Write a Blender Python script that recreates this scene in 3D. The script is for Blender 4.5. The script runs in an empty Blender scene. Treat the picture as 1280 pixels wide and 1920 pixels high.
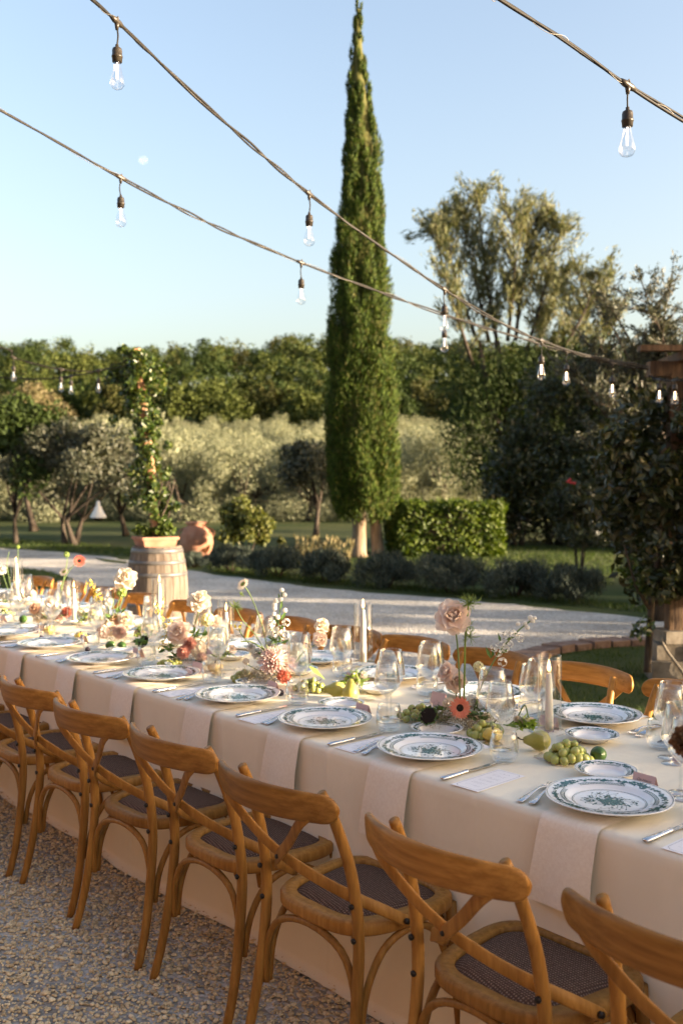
import bpy, math, random
import numpy as np
from mathutils import Vector, Matrix, Euler

# ---------------------------------------------------------------- camera, sky, sun, exposure
scene = bpy.context.scene
YAW = math.radians(41.25)            # the long table runs 41 degrees to the left of the view axis
FWD = Vector((-math.cos(YAW), math.sin(YAW), 0.0))
RGT = Vector((math.sin(YAW), math.cos(YAW), 0.0))
UP = Vector((0, 0, 1))
EYE = Vector((0, 0, 1.61))
FOC = 1870.0                          # focal length in photo pixels (a 35 mm lens)
PITCH = math.atan(55.0 / FOC)
cd = bpy.data.cameras.new('camera'); cam = bpy.data.objects.new('camera', cd)
scene.collection.objects.link(cam); scene.camera = cam
vf = FWD * math.cos(PITCH) - UP * math.sin(PITCH); vu = UP * math.cos(PITCH) + FWD * math.sin(PITCH)
cam.matrix_world = Matrix(((RGT.x, vu.x, -vf.x, EYE.x), (RGT.y, vu.y, -vf.y, EYE.y), (RGT.z, vu.z, -vf.z, EYE.z), (0, 0, 0, 1)))
cd.sensor_fit = 'HORIZONTAL'; cd.sensor_width = 24.0; cd.lens = 24.0 * FOC / 1280.0
cd.clip_start = 0.05; cd.clip_end = 5000
cd.dof.use_dof = True; cd.dof.focus_distance = 3.0; cd.dof.aperture_fstop = 3.6

SUN_EL = math.radians(7.5)
SUN_AZ = math.radians(13.0)           # how far behind the picture plane the sun stands, to the right
to_sun = (RGT * math.cos(SUN_AZ) - FWD * math.sin(SUN_AZ)) * math.cos(SUN_EL) + UP * math.sin(SUN_EL)
world = bpy.data.worlds.new('World'); scene.world = world; world.use_nodes = True
wn = world.node_tree.nodes; wl = world.node_tree.links; wn.clear()
sky = wn.new('ShaderNodeTexSky'); sky.sky_type = 'NISHITA'; sky.sun_disc = False
sky.sun_elevation = SUN_EL; sky.sun_rotation = math.atan2(to_sun.x, to_sun.y)
sky.altitude = 0; sky.air_density = 1.0; sky.dust_density = 4.5; sky.ozone_density = 1.0
bgn = wn.new('ShaderNodeBackground'); bgn.inputs['Strength'].default_value = 0.08
won = wn.new('ShaderNodeOutputWorld')
wl.new(sky.outputs[0], bgn.inputs[0]); wl.new(bgn.outputs[0], won.inputs[0])
sd = bpy.data.lights.new('sun', 'SUN'); sd.energy = 3.6; sd.angle = math.radians(0.6); sd.color = (1.0, 0.83, 0.58)
sun = bpy.data.objects.new('sun', sd); scene.collection.objects.link(sun)
sun.rotation_euler = (-to_sun).to_track_quat('-Z', 'Y').to_euler()
vs = scene.view_settings
vs.view_transform = 'Standard'; vs.look = 'None'; vs.gamma = 1.0; vs.use_curve_mapping = False
vs.exposure = 2.96
vs.use_white_balance = True; vs.white_balance_temperature = 6600; vs.white_balance_tint = 17   # camera white balance, a little warm
cy = scene.cycles
cy.use_denoising = True; cy.max_bounces = 10; cy.diffuse_bounces = 4; cy.glossy_bounces = 4
cy.transmission_bounces = 8; cy.transparent_max_bounces = 32; cy.sample_clamp_indirect = 6.0
cy.caustics_reflective = False; cy.caustics_refractive = False

# ---------------------------------------------------------------- helpers
COL = scene.collection
rng = np.random.default_rng(7)
random.seed(7)

def spot(px, depth, h=0.0):
    "world point standing `depth` metres ahead at photo column px"
    p = EYE + FWD * depth + RGT * ((px - 640.0) / FOC * depth)
    return Vector((p.x, p.y, h))
def rise(py, depth):
    "height above the yard seen at photo row py, `depth` metres ahead"
    return EYE.z + (905.0 - py) / FOC * depth
def at(px, py, depth):
    return spot(px, depth, rise(py, depth))

def link(o, parent=None):
    COL.objects.link(o)
    if parent is not None: o.parent = parent
    return o
def tag(o, label=None, cat=None, group=None, kind=None):
    if label: o['label'] = label
    if cat: o['category'] = cat
    if group: o['group'] = group
    if kind: o['kind'] = kind
    return o
def empty(name, loc=(0, 0, 0), rz=0.0):
    o = bpy.data.objects.new(name, None); COL.objects.link(o)
    o.location = loc; o.rotation_euler = (0, 0, rz); o.empty_display_size = 0.1
    return o
def copy_tree(o, parent=None):
    c = o.copy(); COL.objects.link(c)
    if parent is not None: c.parent = parent
    for ch in o.children: copy_tree(ch, c)
    return c
def mesh_obj(name, me, parent=None, loc=None):
    o = bpy.data.objects.new(name, me); link(o, parent)
    if loc is not None: o.location = loc
    return o

class MB:
    "collects shapes for ONE mesh"
    def __init__(s): s.v = []; s.f = []; s.m = []; s.sm = []
    def add(s, verts, faces, mi=0, smooth=True):
        n = len(s.v); s.v.extend(tuple(map(float, p)) for p in verts)
        for f in faces: s.f.append(tuple(n + i for i in f)); s.m.append(mi); s.sm.append(smooth)
        return s
    def box(s, c, size, mi=0, rot=None, taper=1.0):
        hx, hy, hz = size[0] / 2, size[1] / 2, size[2] / 2
        pts = [Vector((x * (taper if z < 0 else 1), y * (taper if z < 0 else 1), z)) for z in (-hz, hz) for x, y in ((-hx, -hy), (hx, -hy), (hx, hy), (-hx, hy))]
        if rot is not None: pts = [rot @ p for p in pts]
        pts = [p + Vector(c) for p in pts]
        return s.add(pts, [(0, 3, 2, 1), (4, 5, 6, 7), (0, 1, 5, 4), (1, 2, 6, 5), (2, 3, 7, 6), (3, 0, 4, 7)], mi, False)
    def lathe(s, prof, n=24, mi=0, c=(0, 0, 0), close_top=False, close_bottom=False, mod=None, smooth=True):
        k = len(prof); V = []; F = []
        for (r, z) in prof:
            for j in range(n):
                a = 2 * math.pi * j / n; q = 1.0 if mod is None else mod(a, r)
                V.append((c[0] + r * q * math.cos(a), c[1] + r * q * math.sin(a), c[2] + z))
        for i in range(k - 1):
            for j in range(n):
                F.append((i * n + j, i * n + (j + 1) % n, (i + 1) * n + (j + 1) % n, (i + 1) * n + j))
        if close_bottom: F.append(tuple(reversed(range(n))))
        if close_top: F.append(tuple((k - 1) * n + j for j in range(n)))
        return s.add(V, F, mi, smooth)
    def tube(s, path, rad, n=8, mi=0, flat=1.0, hint=None, caps=True, smooth=True):
        P = [Vector(p) for p in path]; k = len(P)
        R = list(rad) if hasattr(rad, '__len__') else [rad] * k
        T = [(P[min(i + 1, k - 1)] - P[max(i - 1, 0)]).normalized() for i in range(k)]
        h = Vector(hint) if hint is not None else (Vector((0, 0, 1)) if abs(T[0].z) < 0.9 else Vector((1, 0, 0)))
        V = []; F = []; a0 = None
        for i in range(k):
            if hint is not None or a0 is None: u = (h - T[i] * h.dot(T[i]))
            else: u = a0 - T[i] * a0.dot(T[i])
            u.normalize(); a0 = u; w = T[i].cross(u)
            for j in range(n):
                a = 2 * math.pi * j / n
                V.append(P[i] + u * (R[i] * math.cos(a)) * flat + w * (R[i] * math.sin(a)))
        for i in range(k - 1):
            for j in range(n):
                F.append((i * n + j, i * n + (j + 1) % n, (i + 1) * n + (j + 1) % n, (i + 1) * n + j))
        if caps: F.append(tuple(reversed(range(n)))); F.append(tuple((k - 1) * n + j for j in range(n)))
        return s.add(V, F, mi, smooth)
    def ribbon(s, path, width, thick, hint, mi=0):
        "flat strip: `hint` is roughly its face normal"
        P = [Vector(p) for p in path]; k = len(P)
        W = list(width) if hasattr(width, '__len__') else [width] * k
        V = []; F = []
        for i in range(k):
            t = (P[min(i + 1, k - 1)] - P[max(i - 1, 0)]).normalized()
            nrm = Vector(hint[i]) if isinstance(hint, list) else Vector(hint)
            nrm = (nrm - t * nrm.dot(t)).normalized(); w = t.cross(nrm)
            hw = W[i] / 2; ht = thick / 2; b = min(ht * 0.7, hw * 0.4)
            for (x, y) in ((-hw, -ht + b), (-hw + b, -ht), (hw - b, -ht), (hw, -ht + b), (hw, ht - b), (hw - b, ht), (-hw + b, ht), (-hw, ht - b)):
                V.append(P[i] + w * x + nrm * y)
        for i in range(k - 1):
            for j in range(8): F.append((i * 8 + j, i * 8 + (j + 1) % 8, (i + 1) * 8 + (j + 1) % 8, (i + 1) * 8 + j))
        F.append(tuple(reversed(range(8)))); F.append(tuple((k - 1) * 8 + j for j in range(8)))
        return s.add(V, F, mi, True)
    def ball(s, c, r, nu=10, nv=7, mi=0, squash=(1, 1, 1)):
        prof = [(max(1e-4, math.sin(math.pi * i / nv)), -math.cos(math.pi * i / nv)) for i in range(nv + 1)]
        V = []; F = []
        for (rr, z) in prof:
            for j in range(nu):
                a = 2 * math.pi * j / nu; V.append((c[0] + r * rr * math.cos(a) * squash[0], c[1] + r * rr * math.sin(a) * squash[1], c[2] + r * z * squash[2]))
        for i in range(nv):
            for j in range(nu): F.append((i * nu + j, i * nu + (j + 1) % nu, (i + 1) * nu + (j + 1) % nu, (i + 1) * nu + j))
        return s.add(V, F, mi, True)
    def grid(s, fn, nu, nv, mi=0, smooth=True):
        V = [fn(i / nu, j / nv) for j in range(nv + 1) for i in range(nu + 1)]; w = nu + 1
        F = [(j * w + i, j * w + i + 1, (j + 1) * w + i + 1, (j + 1) * w + i) for j in range(nv) for i in range(nu)]
        return s.add(V, F, mi, smooth)
    def mesh(s, name, mats):
        me = bpy.data.meshes.new(name); me.from_pydata(s.v, [], s.f)
        for m in (mats if isinstance(mats, (list, tuple)) else [mats]): me.materials.append(m)
        me.polygons.foreach_set('material_index', s.m); me.polygons.foreach_set('use_smooth', s.sm); me.update()
        return me
    def build(s, name, mats, parent=None, loc=None):
        return mesh_obj(name, s.mesh(name, mats), parent, loc)

def smooth_path(pts, n=4):
    P = [Vector(p) for p in pts]; out = []
    for i in range(len(P) - 1):
        a = P[max(i - 1, 0)]; b = P[i]; c = P[i + 1]; d = P[min(i + 2, len(P) - 1)]
        for k in range(n):
            t = k / n
            out.append(0.5 * ((2 * b) + (c - a) * t + (2 * a - 5 * b + 4 * c - d) * t * t + (3 * b - a - 3 * c + d) * t ** 3))
    out.append(P[-1]); return out

def fast_mesh(name, V, k, mats, smooth=False, base=None):
    "V (N,k,3): N separate k-gons; or with base faces: N copies of a small solid"
    V = np.ascontiguousarray(V, dtype=np.float32); N = V.shape[0]; kv = V.shape[1]
    me = bpy.data.meshes.new(name); me.vertices.add(N * kv); me.vertices.foreach_set('co', V.ravel())
    if base is None: base = np.arange(kv, dtype=np.int32)[None, :]
    base = np.asarray(base, dtype=np.int32); nf, fk = base.shape
    idx = (np.arange(N, dtype=np.int32)[:, None, None] * kv + base[None]).ravel()
    me.loops.add(idx.size); me.loops.foreach_set('vertex_index', idx)
    me.polygons.add(N * nf); me.polygons.foreach_set('loop_start', np.arange(0, idx.size, fk, dtype=np.int32))
    me.polygons.foreach_set('use_smooth', np.full(N * nf, smooth))
    for m in (mats if isinstance(mats, (list, tuple)) else [mats]): me.materials.append(m)
    me.update(calc_edges=True); return me

def unit(a): return a / np.maximum(np.linalg.norm(a, axis=-1, keepdims=True), 1e-9)
def rand_dirs(n): return unit(rng.normal(size=(n, 3)))
def leaf_quads(c, axis, nrm, L, W, keel=0.12):
    "pointed leaves: (N,4,3)"
    n = len(c); axis = unit(axis); side = unit(np.cross(axis, nrm)); up = np.cross(side, axis)
    L = np.broadcast_to(np.asarray(L, float), (n,))[:, None]; W = np.broadcast_to(np.asarray(W, float), (n,))[:, None]
    return np.stack([c - axis * L * 0.5, c + side * W * 0.5 - axis * L * 0.06 + up * W * keel, c + axis * L * 0.5, c - side * W * 0.5 - axis * L * 0.06 + up * W * keel], 1)
def wob(x, y, z, s=1.0, seed=0.0):
    "cheap smooth noise in -1..1"
    x = np.asarray(x) * s; y = np.asarray(y) * s; z = np.asarray(z) * s
    return (np.sin(1.7 * x + 2.3 * y + seed) + np.sin(2.9 * y - 1.3 * z + 1.7 * seed + 1) + np.sin(2.1 * z + 1.9 * x + 2.3 * seed + 2) + np.sin(4.3 * x - 3.7 * z + seed) * .6 + np.sin(5.1 * y + 4.1 * z - seed) * .6) / 4.2

# ---------------------------------------------------------------- materials
def nt(m): return m.node_tree.nodes, m.node_tree.links
def mat(name, col, rough=0.6, metal=0.0, spec=0.4, col2=None, nscale=8.0, nstretch=(1, 1, 1), ndetail=4.0, lo=0.35, hi=0.65,
        bump=0.0, bscale=None, bstretch=None, coat=0.0, sss=0.0, trans=None, island=None, sheen=0.0, coords='Object', objvar=0.0):
    m = bpy.data.materials.new(name); m.use_nodes = True; n, l = nt(m)
    b = n['Principled BSDF']; b.inputs['Base Color'].default_value = (*col, 1); b.inputs['Roughness'].default_value = rough
    b.inputs['Metallic'].default_value = metal; b.inputs['Specular IOR Level'].default_value = spec
    b.inputs['Coat Weight'].default_value = coat; b.inputs['Sheen Weight'].default_value = sheen
    if sss: b.inputs['Subsurface Weight'].default_value = sss; b.inputs['Subsurface Radius'].default_value = (0.02, 0.01, 0.006)
    src = None
    if col2 is not None or bump:
        tc = n.new('ShaderNodeTexCoord'); mp = n.new('ShaderNodeMapping'); mp.inputs['Scale'].default_value = nstretch
        l.new(tc.outputs[coords], mp.inputs[0])
    if col2 is not None:
        nz = n.new('ShaderNodeTexNoise'); nz.inputs['Scale'].default_value = nscale; nz.inputs['Detail'].default_value = ndetail
        nz.inputs['Roughness'].default_value = 0.62
        l.new(mp.outputs[0], nz.inputs['Vector'])
        cr = n.new('ShaderNodeValToRGB'); cr.color_ramp.elements[0].position = lo; cr.color_ramp.elements[1].position = hi
        cr.color_ramp.elements[0].color = (*col, 1); cr.color_ramp.elements[1].color = (*col2, 1)
        l.new(nz.outputs['Fac'], cr.inputs[0]); src = cr.outputs[0]
    if island is not None:
        ge = n.new('ShaderNodeNewGeometry'); ir = n.new('ShaderNodeValToRGB'); els = ir.color_ramp.elements
        els[0].color = (*island[0], 1); els[1].color = (*island[-1], 1)
        for i, c in enumerate(island[1:-1]):
            e = els.new((i + 1) / (len(island) - 1)); e.color = (*c, 1)
        l.new(ge.outputs['Random Per Island'], ir.inputs[0])
        if src is None: src = ir.outputs[0]
        else:
            mx = n.new('ShaderNodeMixRGB'); mx.inputs[0].default_value = 0.5; l.new(src, mx.inputs[1]); l.new(ir.outputs[0], mx.inputs[2]); src = mx.outputs[0]
    if objvar and src is not None:
        oi = n.new('ShaderNodeObjectInfo'); mr = n.new('ShaderNodeMapRange'); mr.inputs[3].default_value = 1 - objvar; mr.inputs[4].default_value = 1 + objvar; l.new(oi.outputs['Random'], mr.inputs[0])
        sc_ = n.new('ShaderNodeVectorMath'); sc_.operation = 'SCALE'; l.new(src, sc_.inputs[0]); l.new(mr.outputs[0], sc_.inputs['Scale']); src = sc_.outputs[0]
    if src is not None: l.new(src, b.inputs['Base Color'])
    if bump:
        bz = n.new('ShaderNodeTexNoise'); bz.inputs['Scale'].default_value = bscale or nscale * 3; bz.inputs['Detail'].default_value = 5
        if bstretch is not None:
            mp2 = n.new('ShaderNodeMapping'); mp2.inputs['Scale'].default_value = bstretch; l.new(tc.outputs[coords], mp2.inputs[0]); l.new(mp2.outputs[0], bz.inputs['Vector'])
        else: l.new(mp.outputs[0], bz.inputs['Vector'])
        bu = n.new('ShaderNodeBump'); bu.inputs['Strength'].default_value = bump; bu.inputs['Distance'].default_value = 0.01
        l.new(bz.outputs['Fac'], bu.inputs['Height']); l.new(bu.outputs[0], b.inputs['Normal'])
    if trans is not None:      # light through a leaf or petal: (share, tint)
        out = n['Material Output']; tr = n.new('ShaderNodeBsdfTranslucent'); ms = n.new('ShaderNodeMixShader'); ms.inputs[0].default_value = trans[0]
        if src is not None:
            mu = n.new('ShaderNodeMixRGB'); mu.blend_type = 'MULTIPLY'; mu.inputs[0].default_value = 1.0; mu.inputs[2].default_value = (*trans[1], 1)
            l.new(src, mu.inputs[1]); l.new(mu.outputs[0], tr.inputs[0])
        else: tr.inputs[0].default_value = (col[0] * trans[1][0], col[1] * trans[1][1], col[2] * trans[1][2], 1)
        l.new(b.outputs[0], ms.inputs[1]); l.new(tr.outputs[0], ms.inputs[2]); l.new(ms.outputs[0], out.inputs[0])
    return m
def glow(name, col, strength):
    m = bpy.data.materials.new(name); m.use_nodes = True; n, l = nt(m); n.clear()
    e = n.new('ShaderNodeEmission'); e.inputs[0].default_value = (*col, 1); e.inputs[1].default_value = strength
    o = n.new('ShaderNodeOutputMaterial'); l.new(e.outputs[0], o.inputs[0]); return m
def thin_glass(name, tint=(0.955, 0.965, 0.965), base=0.06, edge=0.95, power=2.2):
    m = bpy.data.materials.new(name); m.use_nodes = True; n, l = nt(m); n.clear()
    lw = n.new('ShaderNodeLayerWeight'); lw.inputs[0].default_value = 0.5
    pw = n.new('ShaderNodeMath'); pw.operation = 'POWER'; pw.inputs[1].default_value = power
    ma = n.new('ShaderNodeMath'); ma.operation = 'MULTIPLY_ADD'; ma.inputs[1].default_value = edge; ma.inputs[2].default_value = base
    ma.use_clamp = True
    t = n.new('ShaderNodeBsdfTransparent'); t.inputs[0].default_value = (*tint, 1)
    g = n.new('ShaderNodeBsdfGlossy'); g.inputs['Roughness'].default_value = 0.02; g.inputs[0].default_value = (1, 1, 1, 1)
    ms = n.new('ShaderNodeMixShader'); o = n.new('ShaderNodeOutputMaterial')
    l.new(lw.outputs['Facing'], pw.inputs[0]); l.new(pw.outputs[0], ma.inputs[0]); l.new(ma.outputs[0], ms.inputs[0])
    l.new(t.outputs[0], ms.inputs[1]); l.new(g.outputs[0], ms.inputs[2]); l.new(ms.outputs[0], o.inputs[0]); return m

M = {}
M['chair'] = mat('honey_bentwood', (0.235, 0.105, 0.021), 0.42, spec=0.16, col2=(0.37, 0.178, 0.042), nscale=9, nstretch=(6, 6, 0.7), bump=0.12, bscale=40, objvar=0.16)
M['rail'] = mat('honey_rail', (0.22, 0.095, 0.018), 0.4, spec=0.18, col2=(0.35, 0.165, 0.038), nscale=6, nstretch=(0.8, 8, 11), bump=0.10, bscale=30, objvar=0.18)
M['bolt'] = mat('dark_bolt', (0.03, 0.025, 0.022), 0.4, metal=0.7)
M['cloth'] = mat('linen_cloth', (0.80, 0.73, 0.58), 0.85, spec=0.08, col2=(0.85, 0.78, 0.63), nscale=3, bump=0.8, bscale=7, bstretch=(1.6, 1.0, 0.45), sheen=0.0)
M['napkin'] = mat('pink_linen', (0.82, 0.72, 0.59), 0.9, spec=0.1, col2=(0.88, 0.79, 0.66), nscale=120, nstretch=(1, 0.15, 1), bump=0.15, bscale=500, sheen=0.2)
M['china'] = mat('white_china', (0.80, 0.80, 0.79), 0.12, spec=0.6, coat=0.3)
M['motif'] = mat('green_transfer_print', (0.016, 0.075, 0.068), 0.2, spec=0.5, col2=(0.035, 0.13, 0.115), nscale=60)
M['steel'] = mat('cutlery_steel', (0.62, 0.62, 0.63), 0.16, metal=1.0)
M['paper'] = mat('menu_paper', (0.82, 0.80, 0.80), 0.8, spec=0.2)
M['ink'] = mat('grey_ink', (0.16, 0.16, 0.18), 0.7)
M['pink_card'] = mat('pink_card', (0.62, 0.46, 0.47), 0.8, spec=0.2)
M['glass'] = thin_glass('wine_glass')
M['hurricane'] = thin_glass('hurricane_glass', (0.965, 0.97, 0.965), 0.035, 0.8, 5.0)
M['bulb'] = thin_glass('bulb_glass', (0.97, 0.97, 0.97), 0.07, 0.7, 2.2)
M['wax'] = mat('ivory_wax', (0.83, 0.78, 0.68), 0.5, sss=0.3)
M['wick'] = mat('wick', (0.02, 0.02, 0.02), 0.9)
M['flame'] = glow('flame', (1.0, 0.55, 0.18), 1.2)
M['filament'] = glow('filament', (1.0, 0.86, 0.66), 0.5)
M['warm_filament'] = glow('warm_filament', (1.0, 0.66, 0.34), 3.0)
M['cable'] = mat('black_cable', (0.008, 0.007, 0.006), 0.6, spec=0.2, col2=(0.02, 0.017, 0.012), nscale=30)
M['wire'] = mat('steel_wire', (0.14, 0.13, 0.11), 0.5, metal=0.5)
M['socket'] = mat('bronze_socket', (0.03, 0.024, 0.016), 0.4, spec=0.4)
def rattan():
    m = bpy.data.materials.new('brown_rattan'); m.use_nodes = True; n, l = nt(m); b = n['Principled BSDF']
    tc = n.new('ShaderNodeTexCoord'); mp = n.new('ShaderNodeMapping'); mp.inputs['Scale'].default_value = (1, 1, 0); mp.inputs['Rotation'].default_value = (0, 0, 0.2)
    l.new(tc.outputs['Object'], mp.inputs[0])
    ws = []
    for d in ('X', 'Y'):
        w = n.new('ShaderNodeTexWave'); w.wave_type = 'BANDS'; w.bands_direction = d; w.inputs['Scale'].default_value = 40; w.inputs['Distortion'].default_value = 1.2
        w.inputs['Detail Scale'].default_value = 3; l.new(mp.outputs[0], w.inputs[0]); ws.append(w)
    mu = n.new('ShaderNodeMath'); mu.operation = 'MULTIPLY'; l.new(ws[0].outputs['Fac'], mu.inputs[0]); l.new(ws[1].outputs['Fac'], mu.inputs[1])
    nz = n.new('ShaderNodeTexNoise'); nz.inputs['Scale'].default_value = 90; l.new(mp.outputs[0], nz.inputs['Vector'])
    mx = n.new('ShaderNodeMath'); mx.operation = 'MULTIPLY'; l.new(mu.outputs[0], mx.inputs[0]); l.new(nz.outputs['Fac'], mx.inputs[1])
    cr = n.new('ShaderNodeValToRGB'); cr.color_ramp.elements[0].color = (0.08, 0.046, 0.032, 1); cr.color_ramp.elements[1].color = (0.30, 0.195, 0.14, 1); b.inputs['Specular IOR Level'].default_value = 0.04
    cr.color_ramp.elements[0].position = 0.05; cr.color_ramp.elements[1].position = 0.5
    l.new(mx.outputs[0], cr.inputs[0]); l.new(cr.outputs[0], b.inputs['Base Color']); b.inputs['Roughness'].default_value = 0.85
    bu = n.new('ShaderNodeBump'); bu.inputs['Strength'].default_value = 0.6; bu.inputs['Distance'].default_value = 0.004; l.new(mu.outputs[0], bu.inputs['Height']); l.new(bu.outputs[0], b.inputs['Normal'])
    return m
M['rattan'] = rattan()
def gravel_mat(name, ca, cb, cc, scale, bump):
    m = bpy.data.materials.new(name); m.use_nodes = True; n, l = nt(m); b = n['Principled BSDF']; b.inputs['Roughness'].default_value = 0.9
    b.inputs['Specular IOR Level'].default_value = 0.15
    tc = n.new('ShaderNodeTexCoord'); vo = n.new('ShaderNodeTexVoronoi'); vo.inputs['Scale'].default_value = scale; l.new(tc.outputs['Object'], vo.inputs['Vector'])
    cr = n.new('ShaderNodeValToRGB'); e = cr.color_ramp.elements; e[0].color = (*ca, 1); e[1].color = (*cc, 1); e.new(0.5).color = (*cb, 1)
    sp = n.new('ShaderNodeSeparateColor'); l.new(vo.outputs['Color'], sp.inputs[0]); l.new(sp.outputs[0], cr.inputs[0])
    nz = n.new('ShaderNodeTexNoise'); nz.inputs['Scale'].default_value = 0.9; nz.inputs['Detail'].default_value = 6; l.new(tc.outputs['Object'], nz.inputs['Vector'])
    n2 = n.new('ShaderNodeTexNoise'); n2.inputs['Scale'].default_value = 14; n2.inputs['Detail'].default_value = 8; n2.inputs['Roughness'].default_value = 0.8; l.new(tc.outputs['Object'], n2.inputs['Vector'])
    ad = n.new('ShaderNodeMath'); ad.operation = 'MULTIPLY_ADD'; ad.inputs[1].default_value = 0.5; l.new(n2.outputs['Fac'], ad.inputs[0]); l.new(nz.outputs['Fac'], ad.inputs[2])
    mr = n.new('ShaderNodeMapRange'); mr.inputs[1].default_value = 0.45; mr.inputs[2].default_value = 1.05; mr.inputs[3].default_value = 0.45; mr.inputs[4].default_value = 1.2; l.new(ad.outputs[0], mr.inputs[0])
    hm = n.new('ShaderNodeVectorMath'); hm.operation = 'SCALE'; l.new(cr.outputs[0], hm.inputs[0]); l.new(mr.outputs[0], hm.inputs['Scale'])
    l.new(hm.outputs[0], b.inputs['Base Color'])
    bu = n.new('ShaderNodeBump'); bu.inputs['Strength'].default_value = bump; bu.inputs['Distance'].default_value = 0.02; bu.invert = True
    l.new(vo.outputs['Distance'], bu.inputs['Height']); l.new(bu.outputs[0], b.inputs['Normal']); return m
M['gravel'] = gravel_mat('pale_gravel', (0.37, 0.335, 0.28), (0.51, 0.475, 0.415), (0.66, 0.625, 0.56), 40, 1.0)
M['stone'] = mat('gravel_stones', (0.4, 0.35, 0.3), 0.85, spec=0.2, island=[(0.4224, 0.3190, 0.1837), (0.6656, 0.5178, 0.3090), (0.7680, 0.6201, 0.3853), (0.5376, 0.4154, 0.2508), (0.8960, 0.7586, 0.4972)])
M['grass_ground'] = mat('meadow', (0.026, 0.046, 0.010), 0.9, spec=0.1, col2=(0.075, 0.078, 0.027), nscale=0.35, ndetail=8, bump=0.5, bscale=25)
M['grass_blade'] = mat('grass_blades', (0.07, 0.12, 0.02), 0.6, spec=0.25, island=[(0.0239, 0.0451, 0.0074), (0.0451, 0.0743, 0.0138), (0.0690, 0.0849, 0.0239)], trans=(0.4, (1.2, 1.3, 0.6)))
M['bark'] = mat('grey_bark', (0.032, 0.026, 0.02), 0.9, spec=0.1, col2=(0.08, 0.063, 0.048), nscale=6, nstretch=(3, 3, 0.6), bump=0.8, bscale=14)
M['cyp_bark'] = mat('cypress_bark', (0.12, 0.085, 0.055), 0.9, spec=0.1, col2=(0.28, 0.215, 0.15), nscale=7, nstretch=(3, 3, 0.35), bump=0.9, bscale=12)
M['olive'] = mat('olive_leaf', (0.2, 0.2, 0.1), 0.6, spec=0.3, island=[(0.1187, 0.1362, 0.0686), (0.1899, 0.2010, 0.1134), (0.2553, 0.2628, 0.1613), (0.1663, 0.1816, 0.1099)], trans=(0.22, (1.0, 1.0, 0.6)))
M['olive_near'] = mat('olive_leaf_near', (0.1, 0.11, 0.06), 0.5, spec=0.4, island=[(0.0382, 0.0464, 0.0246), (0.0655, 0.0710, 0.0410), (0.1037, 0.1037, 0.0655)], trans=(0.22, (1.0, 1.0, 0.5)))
M['forest'] = mat('wood_leaf', (0.05, 0.07, 0.015), 0.7, spec=0.2, island=[(0.0167, 0.0308, 0.0054), (0.0359, 0.0562, 0.0096), (0.0239, 0.0411, 0.0066)], trans=(0.2, (1.1, 1.1, 0.4)))
M['forest_b'] = mat('wood_leaf_olive', (0.09, 0.10, 0.02), 0.7, spec=0.2, island=[(0.0382, 0.0526, 0.0095), (0.0701, 0.0862, 0.0167), (0.0510, 0.0671, 0.0115)], trans=(0.2, (1.1, 1.1, 0.4)))
M['forest_c'] = mat('wood_leaf_tawny', (0.12, 0.10, 0.03), 0.7, spec=0.2, island=[(0.0337, 0.0373, 0.0081), (0.0560, 0.0597, 0.0134), (0.0471, 0.0453, 0.0116)], trans=(0.2, (1.1, 1.1, 0.4)))
M['cypress'] = mat('cypress_leaf', (0.06, 0.085, 0.02), 0.7, spec=0.2, island=[(0.0094, 0.0205, 0.0029), (0.0351, 0.0666, 0.0075), (0.0860, 0.1280, 0.0164), (0.0172, 0.0359, 0.0044), (0.1095, 0.1025, 0.0260)], trans=(0.15, (1.1, 1.2, 0.4)))
M['hedge'] = mat('laurel_leaf', (0.05, 0.08, 0.015), 0.5, spec=0.2, island=[(0.0249, 0.0466, 0.0061), (0.0589, 0.0930, 0.0112), (0.0993, 0.1296, 0.0190), (0.0434, 0.0665, 0.0084)], trans=(0.25, (1.3, 1.4, 0.4)))
M['yellow_shrub'] = mat('yellow_green_leaf', (0.11, 0.12, 0.025), 0.5, spec=0.35, island=[(0.0468, 0.0620, 0.0109), (0.0858, 0.0993, 0.0195), (0.1404, 0.1406, 0.0312)], trans=(0.3, (1.2, 1.2, 0.4)))
M['vine'] = mat('climber_leaf', (0.05, 0.09, 0.02), 0.32, spec=0.5, island=[(0.0224, 0.0433, 0.0089), (0.0382, 0.0670, 0.0127), (0.0638, 0.0956, 0.0191), (0.1339, 0.1466, 0.0382)], trans=(0.3, (1.4, 1.5, 0.5)))
M['dark_vine'] = mat('wisteria_leaf', (0.03, 0.05, 0.015), 0.4, spec=0.45, island=[(0.0107, 0.0182, 0.0048), (0.0215, 0.0320, 0.0086), (0.0348, 0.0454, 0.0129), (0.0534, 0.0454, 0.0160)], trans=(0.25, (1.3, 1.3, 0.4)))
M['lavender'] = mat('lavender_leaf', (0.06, 0.07, 0.05), 0.8, spec=0.15, island=[(0.0267, 0.0370, 0.0251), (0.0524, 0.0679, 0.0481), (0.0811, 0.0979, 0.0781)])
M['feather'] = mat('tamarisk_leaf', (0.15, 0.14, 0.05), 0.7, spec=0.2, island=[(0.0710, 0.0884, 0.0420), (0.1207, 0.1383, 0.0654), (0.1776, 0.1804, 0.0886), (0.1350, 0.1307, 0.0699)], trans=(0.25, (1.1, 1.05, 0.5)))
M['straw'] = mat('dry_stalks', (0.22, 0.18, 0.09), 0.8, spec=0.15, island=[(0.1125, 0.1050, 0.0450), (0.1800, 0.1500, 0.0750), (0.2250, 0.1875, 0.1050)], trans=(0.3, (1, 1, .7)))
M['terracotta'] = mat('terracotta', (0.30, 0.13, 0.075), 0.8, spec=0.2, col2=(0.38, 0.20, 0.13), nscale=5, bump=0.2, bscale=20)
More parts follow.
